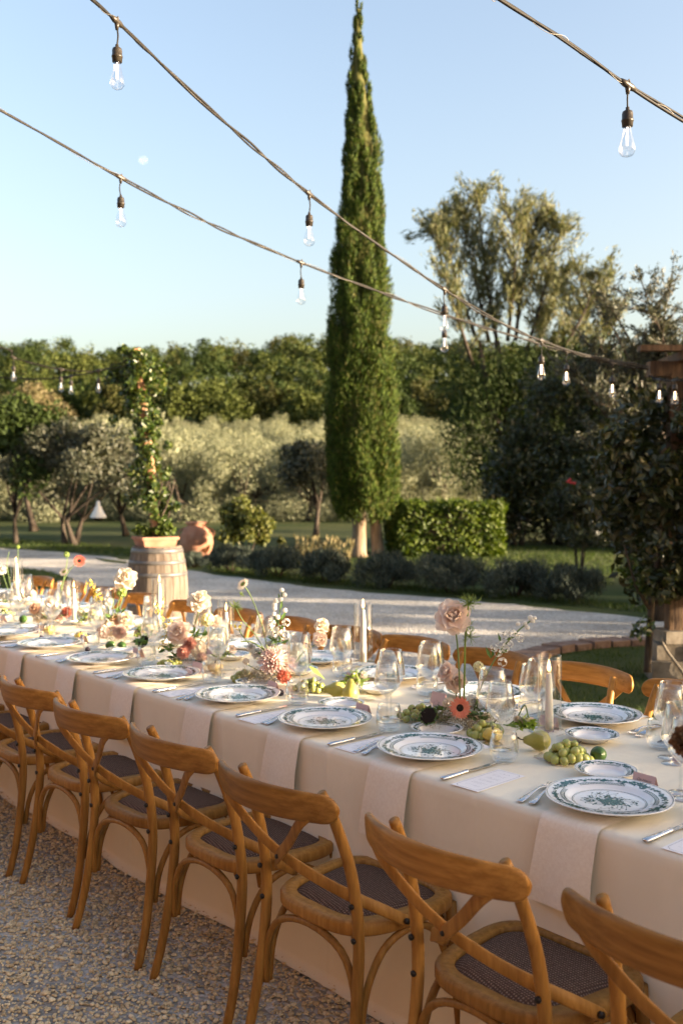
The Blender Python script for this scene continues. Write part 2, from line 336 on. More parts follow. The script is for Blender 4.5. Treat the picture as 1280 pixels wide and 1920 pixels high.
M['stave'] = mat('weathered_oak', (0.10, 0.075, 0.055), 0.8, spec=0.2, col2=(0.19, 0.155, 0.12), nscale=5, nstretch=(4, 4, 0.6), bump=0.4, bscale=18)
M['hoop'] = mat('galvanised_hoop', (0.17, 0.165, 0.155), 0.5, metal=0.4, col2=(0.10, 0.09, 0.08), nscale=9)
M['timber'] = mat('dark_timber', (0.05, 0.03, 0.018), 0.75, spec=0.2, col2=(0.14, 0.085, 0.045), nscale=5, nstretch=(5, 5, 0.7), bump=0.5, bscale=16)
M['pine_post'] = mat('red_timber', (0.26, 0.13, 0.07), 0.8, spec=0.2, col2=(0.40, 0.22, 0.13), nscale=5, nstretch=(5, 5, 0.7), bump=0.4, bscale=16)
M['brick'] = mat('old_brick', (0.13, 0.085, 0.07), 0.9, spec=0.1, col2=(0.23, 0.165, 0.13), nscale=14, bump=0.4, bscale=40)
M['plaster'] = mat('added_wall_dark_ochre', (0.075, 0.034, 0.011), 0.9, spec=0.1, col2=(0.10, 0.048, 0.017), nscale=1.5, bump=0.2, bscale=12)  # dark so the added facade bounces little light onto the table
M['lime_stone'] = mat('rubble_stone', (0.12, 0.10, 0.075), 0.9, spec=0.1, col2=(0.24, 0.21, 0.165), nscale=6, bump=0.6, bscale=18)
M['white_enamel'] = mat('white_enamel', (0.62, 0.60, 0.55), 0.4, spec=0.4)

# ---------------------------------------------------------------- the ground, rising to the grove and the wood
def sstep(t): t = np.clip(t, 0, 1); return t * t * (3 - 2 * t)
def terrain(lat, dep):
    lat = np.asarray(lat, float); dep = np.asarray(dep, float)
    z = 4.9 * np.clip((dep - 52) / 58, 0, 1) ** 1.15 + 15.5 * sstep((dep - 104) / 82)
    return z + 0.35 * wob(lat, dep, 0 * dep, 0.06, 1.0) * sstep((dep - 50) / 25) + 2.6 * wob(lat, dep * 0, dep * 0, 0.03, 2.0) * sstep((dep - 120) / 50)
def wpt(lat, dep, z):
    return np.stack([EYE.x + FWD.x * dep + RGT.x * lat, EYE.y + FWD.y * dep + RGT.y * lat, z], -1)
la = np.concatenate([np.linspace(-1500, -120, 14), np.linspace(-110, 110, 90), np.linspace(120, 1500, 14)])
de = np.concatenate([np.linspace(-900, -40, 10), np.linspace(-30, 32, 26), np.linspace(34, 200, 90), np.linspace(220, 2500, 14)])
LA, DE = np.meshgrid(la, de); G = wpt(LA, DE, terrain(LA, DE)); nl = len(la)
g = MB(); g.add(G.reshape(-1, 3), [(j * nl + i, j * nl + i + 1, (j + 1) * nl + i + 1, (j + 1) * nl + i) for j in range(len(de) - 1) for i in range(nl - 1)])
tag(g.build('ground', M['grass_ground']), 'grassy ground rising towards the olive grove and the wooded hill', 'ground', kind='structure')

def sheet(name, outline, z, m, jitter=0.0, step=0.35):
    "flat sheet from an outline in (photo column, depth); edges broken up"
    P = [spot(px, d) for px, d in outline]; pts = []
    for i in range(len(P)):
        a, b = P[i], P[(i + 1) % len(P)]; k = max(1, int((b - a).length / step))
        for q in range(k): pts.append(a.lerp(b, q / k))
    pts = [Vector((p.x + jitter * random.uniform(-1, 1), p.y + jitter * random.uniform(-1, 1), z)) for p in pts]
    b = MB(); b.add(pts, [tuple(range(len(pts)))], 0, False); return b.build(name, m)
def yd(py): return FOC * EYE.z / (py - 905.0)
road_far = [(-900, 40), (-500, 34), (-200, 28.5), (0, 24.3), (110, 23.0), (200, 21.6), (350, 18.2), (450, 16.8), (560, 15.5), (680, 14.6), (800, 14.0), (1000, 12.9), (1200, 11.8), (1500, 10.7), (2000, 9.6)]
wall_side = [spot(px, d) for px, d in road_far]
# the yard and the road are one gravel sheet: far edge as above, near side reaching behind the camera
pts = []
for i in range(len(wall_side) - 1):
    a, b = wall_side[i], wall_side[i + 1]; k = max(1, int((b - a).length / 0.3))
    for q in range(k): pts.append(a.lerp(b, q / k) + Vector((random.uniform(-.08, .08), random.uniform(-.08, .08), 0)))
pts += [wall_side[-1]] + [EYE + RGT * x + FWD * d for x, d in ((14, 8), (14, -12), (-30, -12), (-45, 20))]
b = MB(); b.add([(p.x, p.y, 0.004) for p in pts], [tuple(range(len(pts)))], 0, False)
tag(b.build('gravel_road', M['gravel']), 'pale gravel yard and drive between the table and the lavender', 'gravel', kind='structure')
GRASS_L = [(-420, 21), (-200, 20.3), (-40, 19.6), (20, 18.9), (75, 18.3), (120, 17.2), (138, 16.2), (120, 15.2), (40, 14.7), (-60, 14.6), (-250, 15.4), (-420, 17)]
GRASS_R = [(1500, 9.3), (1216, 9.75), (1140, 9.65), (1041, 9.3), (985, 8.8), (950, 8.2), (935, 7.5), (950, 6.4), (1000, 5.2), (1150, 4.3), (1500, 4.0), (2100, 4.2), (2300, 7.5)]
for nm, ol, lb in (('lawn', GRASS_L, 'island of grass in the gravel drive at its bend'), ('lawn', GRASS_R, 'grass bed behind the far chairs inside the brick edging')):
    tag(sheet(nm, ol, 0.009, M['grass_ground'], 0.05, 0.25), lb, 'lawn', kind='structure')
sheet_st = sheet('lawn', [(178, 21.3), (205, 20.8), (242, 20.2), (232, 19.7), (196, 20.2)], 0.009, M['grass_ground'], 0.04)
tag(sheet_st, 'small sliver of grass in the drive left of the barrel', 'lawn', kind='structure')

def in_poly(P, poly):
    x, y = P[:, 0], P[:, 1]; c = np.zeros(len(P), bool); n = len(poly)
    for i in range(n):
        x0, y0 = poly[i]; x1, y1 = poly[(i + 1) % n]
        t = ((y0 > y) != (y1 > y)) & (x < (x1 - x0) * (y - y0) / (y1 - y0 + 1e-12) + x0); c ^= t
    return c
def blades(outline_w, n, h, w, seed=0):
    poly = np.array([(p.x, p.y) for p in outline_w]); lo = poly.min(0); hi = poly.max(0)
    P = rng.uniform(lo, hi, (n, 2)); P = P[in_poly(P, poly)]; n = len(P)
    P = P[rng.uniform(0, 1, n) < 0.62 + 0.38 * wob(P[:, 0], P[:, 1], P[:, 0], 3.0)]; n = len(P)
    H = h * rng.uniform(0.4, 1.25, n) * (1 + 0.35 * wob(P[:, 0], P[:, 1], 0 * P[:, 0], 2.2))
    a = rng.uniform(0, 2 * np.pi, n); s = np.stack([np.cos(a), np.sin(a), 0 * a], 1) * w * 0.5
    b0 = np.concatenate([P, np.full((n, 1), 0.006)], 1); le = rng.normal(0, 0.45, (n, 2)) * H[:, None]
    tip = b0 + np.concatenate([le, H[:, None]], 1)
    return np.stack([b0 - s, b0 + s, tip], 1)
bl = [blades([spot(a, d) for a, d in GRASS_R], 60000, 0.045, 0.006), blades([spot(a, d) for a, d in GRASS_L], 26000, 0.05, 0.012),
      blades([spot(a, d) for a, d in ((330, 20.5), (420, 17.4), (560, 15.9), (800, 14.4), (1000, 13.3), (1260, 12.0), (1300, 12.6), (1000, 14.0), (700, 15.8), (450, 18.5))], 26000, 0.07, 0.012),
      blades([spot(a, d) for a, d in ((-300, 32), (0, 24.7), (110, 23.3), (240, 21.5), (330, 20.6), (330, 22.5), (150, 26), (-100, 30))], 22000, 0.09, 0.016),
      blades([spot(a, d) for a, d in ((520, 19.5), (700, 18.0), (950, 16.5), (1150, 15.5), (1150, 24), (930, 26), (730, 23), (520, 23))], 50000, 0.045, 0.014)]
tag(mesh_obj('grass', fast_mesh('grass', np.concatenate(bl), 3, M['grass_blade'])), 'short green grass of the verges, beds and lawn', 'grass', kind='stuff')

# loose stones of the yard, dense where they can be told apart
ICO = []
ph = (1 + 5 ** .5) / 2
for a in (-1, 1):
    for c in (-ph, ph): ICO += [(0, a, c), (a, c, 0), (c, 0, a)]
ICO = unit(np.array(ICO, float))
def hull_faces(V):
    F = []
    n = len(V)
    for i in range(n):
        for j in range(i + 1, n):
            for k in range(j + 1, n):
                nr = np.cross(V[j] - V[i], V[k] - V[i]); d = (V - V[i]) @ nr
                if np.all(d < 1e-6): F.append((i, j, k))
                elif np.all(d > -1e-6): F.append((i, k, j))
    return F
OCT = np.array([(1, 0, 0), (-1, 0, 0), (0, 1, 0), (0, -1, 0), (0, 0, 1), (0, 0, -1)], float)
def stones(base, faces, lo, hi, n, smin, smax):
    nv = len(base)
    S = (smin + (smax - smin) * rng.uniform(0, 1, (n, 1)) ** 2.2) * rng.uniform(0.6, 1.2, (n, 3)) * np.array([[1, 1, 0.62]])
    V = base[None] * (1 + rng.uniform(-.22, .22, (n, nv, 1))) * S[:, None, :]
    a = rng.uniform(0, 6.283, n); ca, sa = np.cos(a)[:, None], np.sin(a)[:, None]
    V = np.stack([V[:, :, 0] * ca - V[:, :, 1] * sa, V[:, :, 0] * sa + V[:, :, 1] * ca, V[:, :, 2] + V[:, :, 0] * rng.uniform(-.4, .4, (n, 1))], -1)
    C = np.concatenate([rng.uniform(lo, hi, (n, 2)), rng.uniform(0.001, 0.011, (n, 1))], 1)
    return V + C[:, None, :]
f_ico = hull_faces(ICO); f_oct = hull_faces(OCT)
tag(mesh_obj('gravel', fast_mesh('gravel', stones(ICO, f_ico, (-5.3, 0.85), (-1.3, 2.35), 38000, 0.0045, 0.0115), 0, M['stone'], True, f_ico)), 'loose beige gravel stones under and behind the near chairs', 'gravel', kind='stuff')
tag(mesh_obj('gravel', fast_mesh('gravel', np.concatenate([stones(OCT, f_oct, (-8.5, 0.2), (-5.3, 2.2), 8000, 0.006, 0.013), stones(OCT, f_oct, (-5.3, -0.4), (0.6, 0.85), 8000, 0.006, 0.013), stones(OCT, f_oct, (-1.3, 0.85), (1, 2.3), 5000, 0.006, 0.013)]), 0, M['stone'], False, f_oct)), 'coarser scatter of gravel around the yard beyond the chairs', 'gravel', kind='stuff')

# ---------------------------------------------------------------- trees
def crown_leaves(cl, cr, n, L, W, droop=0.0, up=0.0, flat=1.0):
    "cl (K,3) clump centres, cr (K,) radii -> n leaves spread through them"
    k = rng.integers(0, len(cl), n); d = rand_dirs(n); r = cr[k] * rng.uniform(0.25, 1.0, n) ** 0.6
    p = cl[k] + d * r[:, None] * np.array([[1, 1, flat]])
    ax = unit(rand_dirs(n) + np.array([[0, 0, up - droop]]) + d * 0.4); nr = unit(d * 0.9 + rand_dirs(n) * 0.8 + np.array([[0, 0, 0.3]]))
    s = rng.uniform(0.65, 1.3, n); return leaf_quads(p, ax, nr, L * s, W * s)
def trunk_mb(h, r, spread, cl, nb=6, lean=0.15, n=7):
    b = MB(); top = Vector((random.uniform(-lean, lean), random.uniform(-lean, lean), h)); base = []
    for i in range(6):
        t = i / 5; base.append(Vector((top.x * t + 0.12 * r * math.sin(5 * t + h), top.y * t + 0.12 * r * math.cos(4 * t), h * t)))
    b.tube(base, [r * (1.45 - 0.9 * (i / 5) ** 0.5) for i in range(6)], n)
    for i in range(nb):
        e = Vector(cl[random.randrange(len(cl))]); m = top.lerp(e, 0.5) + Vector((0, 0, 0.12 * h)); s = base[4] if i % 2 else base[5]
        b.tube(smooth_path([s, m, e], 3), [r * 0.5 * (1 - 0.8 * q / 6) for q in range(7)], 5)
    return b
def ellipsoid_clumps(k, c, rx, rz, lo=0.45, ry=None):
    d = rand_dirs(k); d[:, 2] = np.where(d[:, 2] < -0.55, -d[:, 2], d[:, 2]); q = rng.uniform(lo, 1, (k, 1))
    return np.array([c]) + d * q * np.array([[rx, ry or rx, rz]])

# olive grove: five shapes, every tree an object
OL = []
for i in range(5):
    cl = ellipsoid_clumps(36, (0, 0, 2.15), 1.9 + 0.3 * rng.uniform(), 1.5 + .3 * rng.uniform()); cl[:, 2] = np.where(rng.uniform(0, 1, 36) < .25, rng.uniform(.3, .9, 36), np.maximum(cl[:, 2], .5)); cr = rng.uniform(0.42, 0.85, 36)
    tb = trunk_mb(1.0, 0.13, 1.0, cl, 5); OL.append((tb.mesh('trunk', M['bark']), fast_mesh('crown', crown_leaves(cl, cr, 9500, 0.125, 0.048, up=0.5), 4, M['olive'])))
def tree(name, meshes, loc, rz, sc, label, cat='tree', group=None):
    t = empty(name, loc, rz); t.scale = (sc, sc, sc * random.uniform(0.92, 1.1)) if not hasattr(sc, '__len__') else sc
    mesh_obj('trunk', meshes[0], t); mesh_obj('crown', meshes[1], t); return tag(t, label, cat, group)
rows = [42, 45, 48, 51, 54, 57, 59.5, 62, 65, 68.5, 72, 75.5, 79, 83, 87, 91.5, 96, 100.5, 105]
for ri, dd in enumerate(rows):
    half = dd * 0.36 + 3; x = -half + random.uniform(0, 2)
    while x < min(half, dd * 0.19 + 2):
        d2 = dd + random.uniform(-1.2, 1.2); px = 640 + x / d2 * FOC
        if True:
            z = float(terrain(x, d2)); p = spot(px, d2, z - 0.05)
            front = ri < 5
            tree('olive_tree', OL[random.randrange(5)], p, random.uniform(0, 6.28), random.uniform(0.78, 1.08),
                 'shaded olive tree in the front rows of the grove' if front else 'silvery sunlit olive tree in the grove below the wooded hill', 'tree', 'olive trees in front rows of the grove' if front else 'sunlit olive trees in the grove')
        x += random.uniform(2.5, 3.3) if ri < 5 else random.uniform(3.1, 4.2)

# the wood on the hill: one mass
fv = []; fm = []
for dd in np.arange(109, 200, 4.6):
    for x in np.arange(-dd * 0.44 - 8, dd * 0.44 + 8, 4.6):
        x2 = x + rng.uniform(-2.2, 2.2); d2 = dd + rng.uniform(-2.2, 2.2); z = float(terrain(x2, d2)); h = rng.uniform(5.8, 8.6) * (1.0 if rng.uniform() < .9 else rng.uniform(1.1, 1.35)); front = dd < 116
        rx = rng.uniform(1.9, 3.3); k = 12; c = wpt(np.array(x2), np.array(d2), np.array(z + h * (0.6 if front else .56)))
        cl = ellipsoid_clumps(k, c, rx, h * (.36 if front else .42), 0.55); nlf = 720 if dd < 128 else 430
        fv.append(crown_leaves(cl, rng.uniform(0.55, 1.3, k), nlf, 0.46, 0.28)); fm.append(np.full(nlf, rng.choice(3, p=(.5, .36, .14))))
fme = fast_mesh('forest', np.concatenate(fv), 4, [M['forest'], M['forest_b'], M['forest_c']]); fme.polygons.foreach_set('material_index', np.concatenate(fm).astype(np.int32))
tag(mesh_obj('forest', fme), 'dense oak wood covering the hill behind the olive grove', 'forest', kind='stuff')

# cypress: twin trunks, one tall spindle of upright sprays
CYP_D = 21.4; mpp = CYP_D / FOC
cyL = np.array([(12, 667), (60, 662), (160, 650), (260, 643), (370, 640), (430, 628), (560, 618), (680, 612), (820, 608), (900, 613), (940, 626), (968, 645), (985, 668)], float)
cyR = np.array([(12, 676), (60, 679), (130, 686), (240, 706), (330, 720), (450, 722), (560, 728), (640, 735), (760, 743), (850, 748), (905, 752), (940, 745), (968, 728), (985, 706)], float)
root = empty('cypress_tree', spot(684, CYP_D)); tag(root, 'tall slender cypress with twin pale trunks beside the clipped hedge', 'tree')
def cyp(py, th, q):
    l = np.interp(py, cyL[:, 0], cyL[:, 1]); r = np.interp(py, cyR[:, 0], cyR[:, 1]); c = (l + r) / 2 - 684; hw = (r - l) / 2
    hz = EYE.z + (905 - py) * mpp
    rr = hw * mpp * q * (1 + 0.13 * wob(np.cos(th) * 3, np.sin(th) * 3, hz * 1.1, 1.0, 3.0) + 0.09 * wob(np.cos(th) * 8, np.sin(th) * 8, hz * 1.6, 1.0, 5.0))
    lat = c * mpp + rr * np.cos(th); dep = rr * np.sin(th) * 0.92
    return np.stack([FWD.x * dep + RGT.x * lat, FWD.y * dep + RGT.y * lat, hz], -1)
K = 520; up_ = 12 + 950 * rng.uniform(0, 1, K) ** 0.72; ut = rng.uniform(0, 6.2832, K); uq = rng.uniform(0.60, 0.87, K)
pc = cyp(up_, ut, uq); po = unit(cyp(up_, ut, 1.0) - cyp(up_, ut, 0.2)); hwm = (np.interp(up_, cyR[:, 0], cyR[:, 1]) - np.interp(up_, cyL[:, 0], cyL[:, 1])) * .5 * mpp
pr_ = np.clip(hwm * rng.uniform(.16, .30, K), .03, .2); ph_ = pr_ * rng.uniform(2.4, 4.5, K)
n = 120000; wgt = pr_ ** 1.0; k = rng.choice(K, n, p=wgt / wgt.sum()); d = rand_dirs(n); d = unit(d + po[k] * .55); q = rng.uniform(.55, 1.05, n)
p = pc[k] + d * np.stack([pr_[k], pr_[k], ph_[k]], 1) * q[:, None]
p[:, 2] = np.clip(p[:, 2], 1.0 + .12 * rng.normal(size=n), None); ax = unit(d * .35 + np.array([[0, 0, 1.0]]) + po[k] * .2 + rng.normal(0, .22, (n, 3)))
mesh_obj('crown', fast_mesh('crown', leaf_quads(p, ax, unit(d + rng.normal(0, 0.5, (n, 3))), rng.uniform(0.06, 0.14, n), rng.uniform(0.016, 0.031, n)), 4, M['cypress']), root)
b = MB(); ny, nth = 60, 20
for i in range(ny):
    pp = 30 + (955 - 30) * i / (ny - 1)
    for j in range(nth): b.v.append(tuple(cyp(pp, 2 * math.pi * j / nth, 0.62)))
for i in range(ny - 1):
    for j in range(nth): b.f.append((i * nth + j, i * nth + (j + 1) % nth, (i + 1) * nth + (j + 1) % nth, (i + 1) * nth + j)); b.m.append(0); b.sm.append(True)
b.build('inner_foliage', M['cypress'], root)
for (px0, px1, r0, dz) in ((672, 674, 0.15, 0), (709, 701, 0.13, 0.35)):
    tb = MB(); q0 = spot(px0, CYP_D + dz) - root.location; q1 = spot(px1, CYP_D + dz) - root.location
    tb.tube([q0, q0.lerp(q1, .1) + Vector((0, 0, .12)), q0.lerp(q1, .5) + Vector((0, 0, .5)), q1 + Vector((0, 0, 1.6))], [r0 * 1.5, r0 * 1.1, r0, r0 * .8], 10)
    tb.build('trunk', M['cyp_bark'], root)

def leafy_box(name, c, ang, sx, sy, sz, n, L, W, m, label, cat, bulge=0.0, top_noise=0.06):
    "a clipped hedge: leaves over and inside the faces of a rounded box"
    t = empty(name, c, ang)
    P = rng.uniform(-1, 1, (n, 3)); f = rng.integers(0, 3, n); sgn = np.where(rng.uniform(0, 1, n) < .5, -1., 1.); dpt = 1 - rng.uniform(0, 1, n) ** 2 * 0.28
    P[np.arange(n), f] = sgn * dpt; nr = np.zeros((n, 3)); nr[np.arange(n), f] = sgn
    rr = np.linalg.norm(P[:, :2], axis=1, keepdims=True)
    if bulge: P[:, :2] = P[:, :2] * (1 - bulge * np.clip(rr - 1, 0, 1))
    Q = P * np.array([[sx / 2, sy / 2, sz / 2]]) + np.array([[0, 0, sz / 2]])
    Q += nr * (top_noise * wob(Q[:, 0], Q[:, 1], Q[:, 2], 3.1, 4.0))[:, None] + rng.normal(0, 0.02, (n, 3)); Q[:, 2] = np.maximum(Q[:, 2], 0.03)
    ax = unit(rand_dirs(n) + np.array([[0, 0, .6]])); mesh_obj('foliage', fast_mesh('foliage', leaf_quads(Q, ax, unit(nr + 0.7 * rand_dirs(n)), L * rng.uniform(.6, 1.3, n), W * rng.uniform(.6, 1.3, n)), 4, m), t)
    b = MB(); b.box((0, 0, sz * 0.45), (sx * .72, sy * .66, sz * .78)); b.build('inner_branches', M['bark'], t)
    return tag(t, label, cat)
facing = math.atan2(RGT.y, RGT.x)
leafy_box('clipped_hedge', spot(833, 22.0), facing, 2.6, 1.3, 1.17, 13000, 0.105, 0.06, M['hedge'], 'clipped rectangular laurel hedge to the right of the cypress', 'hedge', 0.5, 0.13)

def bush(name, c, rx, ry, h, n, L, W, m, label, cat, k=30, group=None, up=0.3, stem=None, low=0.0, crr=(0.22, 0.36), full=False):
    t = empty(name, c); cl = ellipsoid_clumps(k, (0, 0, low + (h - low) * 0.5), rx * 0.8, (h - low) * 0.42, 0.4, ry * 0.8); cl[:, 2] = np.maximum(cl[:, 2], low + 0.06)
    if full:
        zz = rng.uniform(.04, .95, k); aa = rng.uniform(0, 6.283, k); rr = rx * np.sqrt(np.clip(1 - zz ** 2.5, .04, 1)) * rng.uniform(.35, .95, k); cl = np.stack([rr * np.cos(aa), rr * np.sin(aa) * ry / rx, zz * h], 1)
    V = crown_leaves(cl, rng.uniform(*crr, k) * min(rx, h), n, L, W, up=up); V[:, :, 2] = np.maximum(V[:, :, 2], 0.01)
    mesh_obj('foliage', fast_mesh('foliage', V, 4, m), t)
    b = MB()
    for i in range(stem or 6):
        e = Vector(cl[random.randrange(k)]); b.tube(smooth_path([(e.x * .15, e.y * .15, 0), (e.x * .5, e.y * .5, e.z * .6), e], 3), [0.03 * rx + .008, .02 * rx + .006, .012, .01, .009, .008, .006], 5)
    b.build('branches', M['bark'], t); return tag(t, label, cat, group)
bush('round_shrub', spot(460, 20.6), 0.74, 0.65, 1.32, 6500, 0.10, 0.055, M['yellow_shrub'], 'rounded yellow-green shrub between terracotta jar and cypress', 'shrub', 34, crr=(.2, .34))
bush('young_shrub', spot(530, 21.0), 0.16, 0.16, 0.55, 260, 0.07, 0.04, M['yellow_shrub'], 'small yellowish shrub beside the rounded shrub', 'shrub', 10)
for i, (px, d, w, h, lb) in enumerate(((362, 19.0, 0.44, 0.26, 'low lavender mound nearest the terracotta jar'), (432, 17.9, 0.63, 0.46, 'lavender mound below the rounded yellow-green shrub'), (520, 16.9, 0.66, 0.49, 'lavender mound left of the straw-coloured stalks'), (612, 16.0, 0.68, 0.51, 'lavender mound below and left of the cypress trunks'), (722, 15.3, 0.71, 0.51, 'lavender mound straight below the cypress trunks'), (842, 14.6, 0.75, 0.54, 'lavender mound below the hedge and behind the tall rose'), (965, 14.0, 0.73, 0.51, 'lavender mound right of the tall rose, in front of the lawn'), (1075, 13.5, 0.68, 0.46, 'lavender mound nearest the pergola, last of its row'))):
    bush('lavender', spot(px, d), w, w * .9, h, 6500, 0.09, 0.013, M['lavender'], lb, 'lavender', 26, 'lavender mounds along the drive', up=1.2, crr=(.24, .4))
for i, (px, d, lb) in enumerate(((572, 19.3, 'pale dry flower stalks right of the yellow-green shrub'), (606, 19.0, 'dry straw-coloured stalks just left of the cypress'), (640, 18.7, 'wispy dry stalks against the foot of the cypress'))):
    n = 60; a = rng.uniform(0, 6.28, n); r = rng.uniform(0, .12, n); h = rng.uniform(.3, .6, n)
    b0 = np.stack([r * np.cos(a), r * np.sin(a), 0 * a], 1); ax = np.stack([np.cos(a) * .28, np.sin(a) * .28, np.ones(n)], 1)
    V = leaf_quads(b0 + unit(ax) * h[:, None] * .5, ax, rand_dirs(n), h, .016); hd = leaf_quads(b0 + unit(ax) * h[:, None], ax, rand_dirs(n), .12, .035)
    t = empty('dry_plant', spot(px, d)); mesh_obj('stalks', fast_mesh('stalks', V, 4, M['straw']), t); mesh_obj('seed_heads', fast_mesh('seed_heads', hd, 4, M['straw']), t)['kind'] = 'stuff'; tag(t, lb, 'plant', 'dry plants beside the cypress')

def big_tree(name, c, h0, r0, cc, rx, rz, k, n, L, W, m, label, crr, nb=10, stems=1, up=0.4, ry=None, extra=None):
    t = empty(name, c); cl = ellipsoid_clumps(k, cc, rx, rz, 0.35, ry); b = MB()
    for s in range(stems):
        a = 6.28 * s / stems; o = Vector((math.cos(a), math.sin(a), 0)) * (0.0 if stems == 1 else r0 * 2.0)
        tb = trunk_mb(h0, r0, 1, [Vector(q) for q in cl], nb, 0.25); b.add([Vector(v) + o for v in tb.v], tb.f)
    V = crown_leaves(cl, rng.uniform(*crr, k), n, L, W, up=up)
    b.build('trunk', M['bark'], t); mesh_obj('crown', fast_mesh('crown', V, 4, m), t); return tag(t, label, 'tree')
big_tree('oak_tree', spot(28, 26.0), 0.8, .07, (0, 0, 2.35), 1.9, 1.35, 34, 11000, 0.15, 0.075, M['forest'], 'dark spreading tree at the left edge beyond the drive', (.35, .6))
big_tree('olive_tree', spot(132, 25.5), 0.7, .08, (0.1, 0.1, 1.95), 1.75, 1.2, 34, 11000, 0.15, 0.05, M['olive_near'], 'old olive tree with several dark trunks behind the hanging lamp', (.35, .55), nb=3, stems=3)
big_tree('olive_tree', spot(235, 30.0), 0.8, .09, (0, 0, 2.2), 1.9, 1.35, 30, 8000, 0.17, 0.055, M['olive'], 'pale olive tree just behind the ivy-clad post', (.4, .65))
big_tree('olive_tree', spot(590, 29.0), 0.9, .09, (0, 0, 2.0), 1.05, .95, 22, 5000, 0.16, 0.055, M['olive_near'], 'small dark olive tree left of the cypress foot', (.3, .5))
big_tree('bushy_tree', spot(62, 33.0), 1.2, .12, (0, 0, 3.6), 1.3, 1.1, 20, 4500, 0.17, 0.07, M['straw'], 'tree with a pale tawny crown top above the left olives', (.3, .5))

# feathery tree: ascending plumes
FT_D = 31.0
t = empty('feathery_tree', spot(965, FT_D)); tag(t, 'tall feathery tree with airy tawny-green plumes against the sky', 'tree')
def ft(px, py, dd=0.0):
    p = at(px, py, FT_D); p = p - spot(965, FT_D) + FWD * dd; return p
b = MB(); V = []
mains = [(915, 640, 868, 395), (930, 640, 893, 372), (950, 640, 945, 400), (965, 640, 1000, 420), (900, 660, 830, 410), (985, 660, 1040, 430), (1000, 660, 1070, 500), (890, 700, 808, 450), (1020, 700, 1108, 520), (1040, 720, 1130, 535), (1060, 740, 1180, 570)]
b.tube([ft(965, 1020), ft(958, 900, .2), ft(945, 760), ft(930, 640)], [.17, .14, .12, .09], 7); b.tube([ft(958, 900), ft(1000, 800, .5), ft(1030, 690)], [.16, .12, .09], 6)
b.tube([ft(955, 860), ft(915, 760, -.4), ft(895, 640)], [.15, .11, .08], 6); b.tube([ft(930, 860), ft(885, 852), ft(850, 838), ft(825, 822)], [.07, .045, .03, .015], 5)
for (x0, y0, x1, y1) in mains:
    dd = random.uniform(-1.1, 1.1); a = ft(x0, y0); e = ft(x1, y1, dd); m = a.lerp(e, .5) + RGT * random.uniform(-.2, .2) + FWD * dd * .6
    pa = smooth_path([a, m, e], 5); b.tube(pa, [.07 - .06 * i / (len(pa) - 1) for i in range(len(pa))], 5)
    for q in range(20):
        s = pa[min(len(pa) - 1, int(len(pa) * random.uniform(.12, 1)))]; o = RGT * random.gauss(0, .42) + FWD * random.gauss(0, .4); L = random.uniform(.6, 1.5); e2 = s + o + UP * L
        if e2.z > e.z + .7: e2.z = e.z + random.uniform(-.1, .55)
        b.tube([s, s.lerp(e2, .5) + o * .15, e2], [.02, .014, .006], 4)
        nn = 112; tt = rng.uniform(0.15, 1.08, nn)[:, None]; c = np.array(s)[None] * (1 - tt) + np.array(e2)[None] * tt + rng.normal(0, .10, (nn, 3))
        V.append(leaf_quads(c, unit(np.array(e2 - s)[None] + rng.normal(0, .45, (nn, 3))), rand_dirs(nn), rng.uniform(.12, .30, nn), rng.uniform(.026, .058, nn)))
V2 = []
for q in range(280):      # lower, denser skirts; dark leaf colour stands in for shade
    px = random.uniform(850, 1160); py = random.uniform(665, 900); c0 = np.array(ft(px, py, random.uniform(-1.2, 1.2))); nn = 80
    V2.append(leaf_quads(c0 + rng.normal(0, 1, (nn, 3)) * np.array([[.3, .3, .38]]), unit(rand_dirs(nn) + np.array([[0, 0, .8]])), rand_dirs(nn), rng.uniform(.12, .3, nn), rng.uniform(.03, .06, nn)))
b.build('trunk', M['bark'], t); mesh_obj('crown', fast_mesh('crown', np.concatenate(V), 4, M['feather']), t)
mesh_obj('lower_foliage', fast_mesh('lower_foliage', np.concatenate(V2), 4, M['forest']), t)

# dark shrubs and trees on the right
def shade_bush(px, d, r, h, n, label, dl=0): return bush('evergreen_shrub', spot(px, d), r, r * .9, h, n, .13, .065, M['dark_vine'], label, 'shrub', 64, 'dark evergreen shrubs on the right', up=.2, crr=(.2, .34), full=True)
shade_bush(975, 25.4, 1.2, 3.0, 8000, 'dark evergreen shrub just right of the hedge end')
shade_bush(1035, 26.0, 1.8, 4.6, 13000, 'tall dark evergreen shrub beyond the lawn, left of the pergola climber')
shade_bush(1140, 25.4, 2.0, 5.0, 14000, 'dark evergreen shrub behind the red-flowered oleander')
shade_bush(1250, 24.6, 2.0, 5.2, 13000, 'dark evergreen shrub behind the pergola climber')
shade_bush(1380, 23.8, 2.0, 5.4, 10000, 'dark evergreen shrub at the right edge behind the pergola')
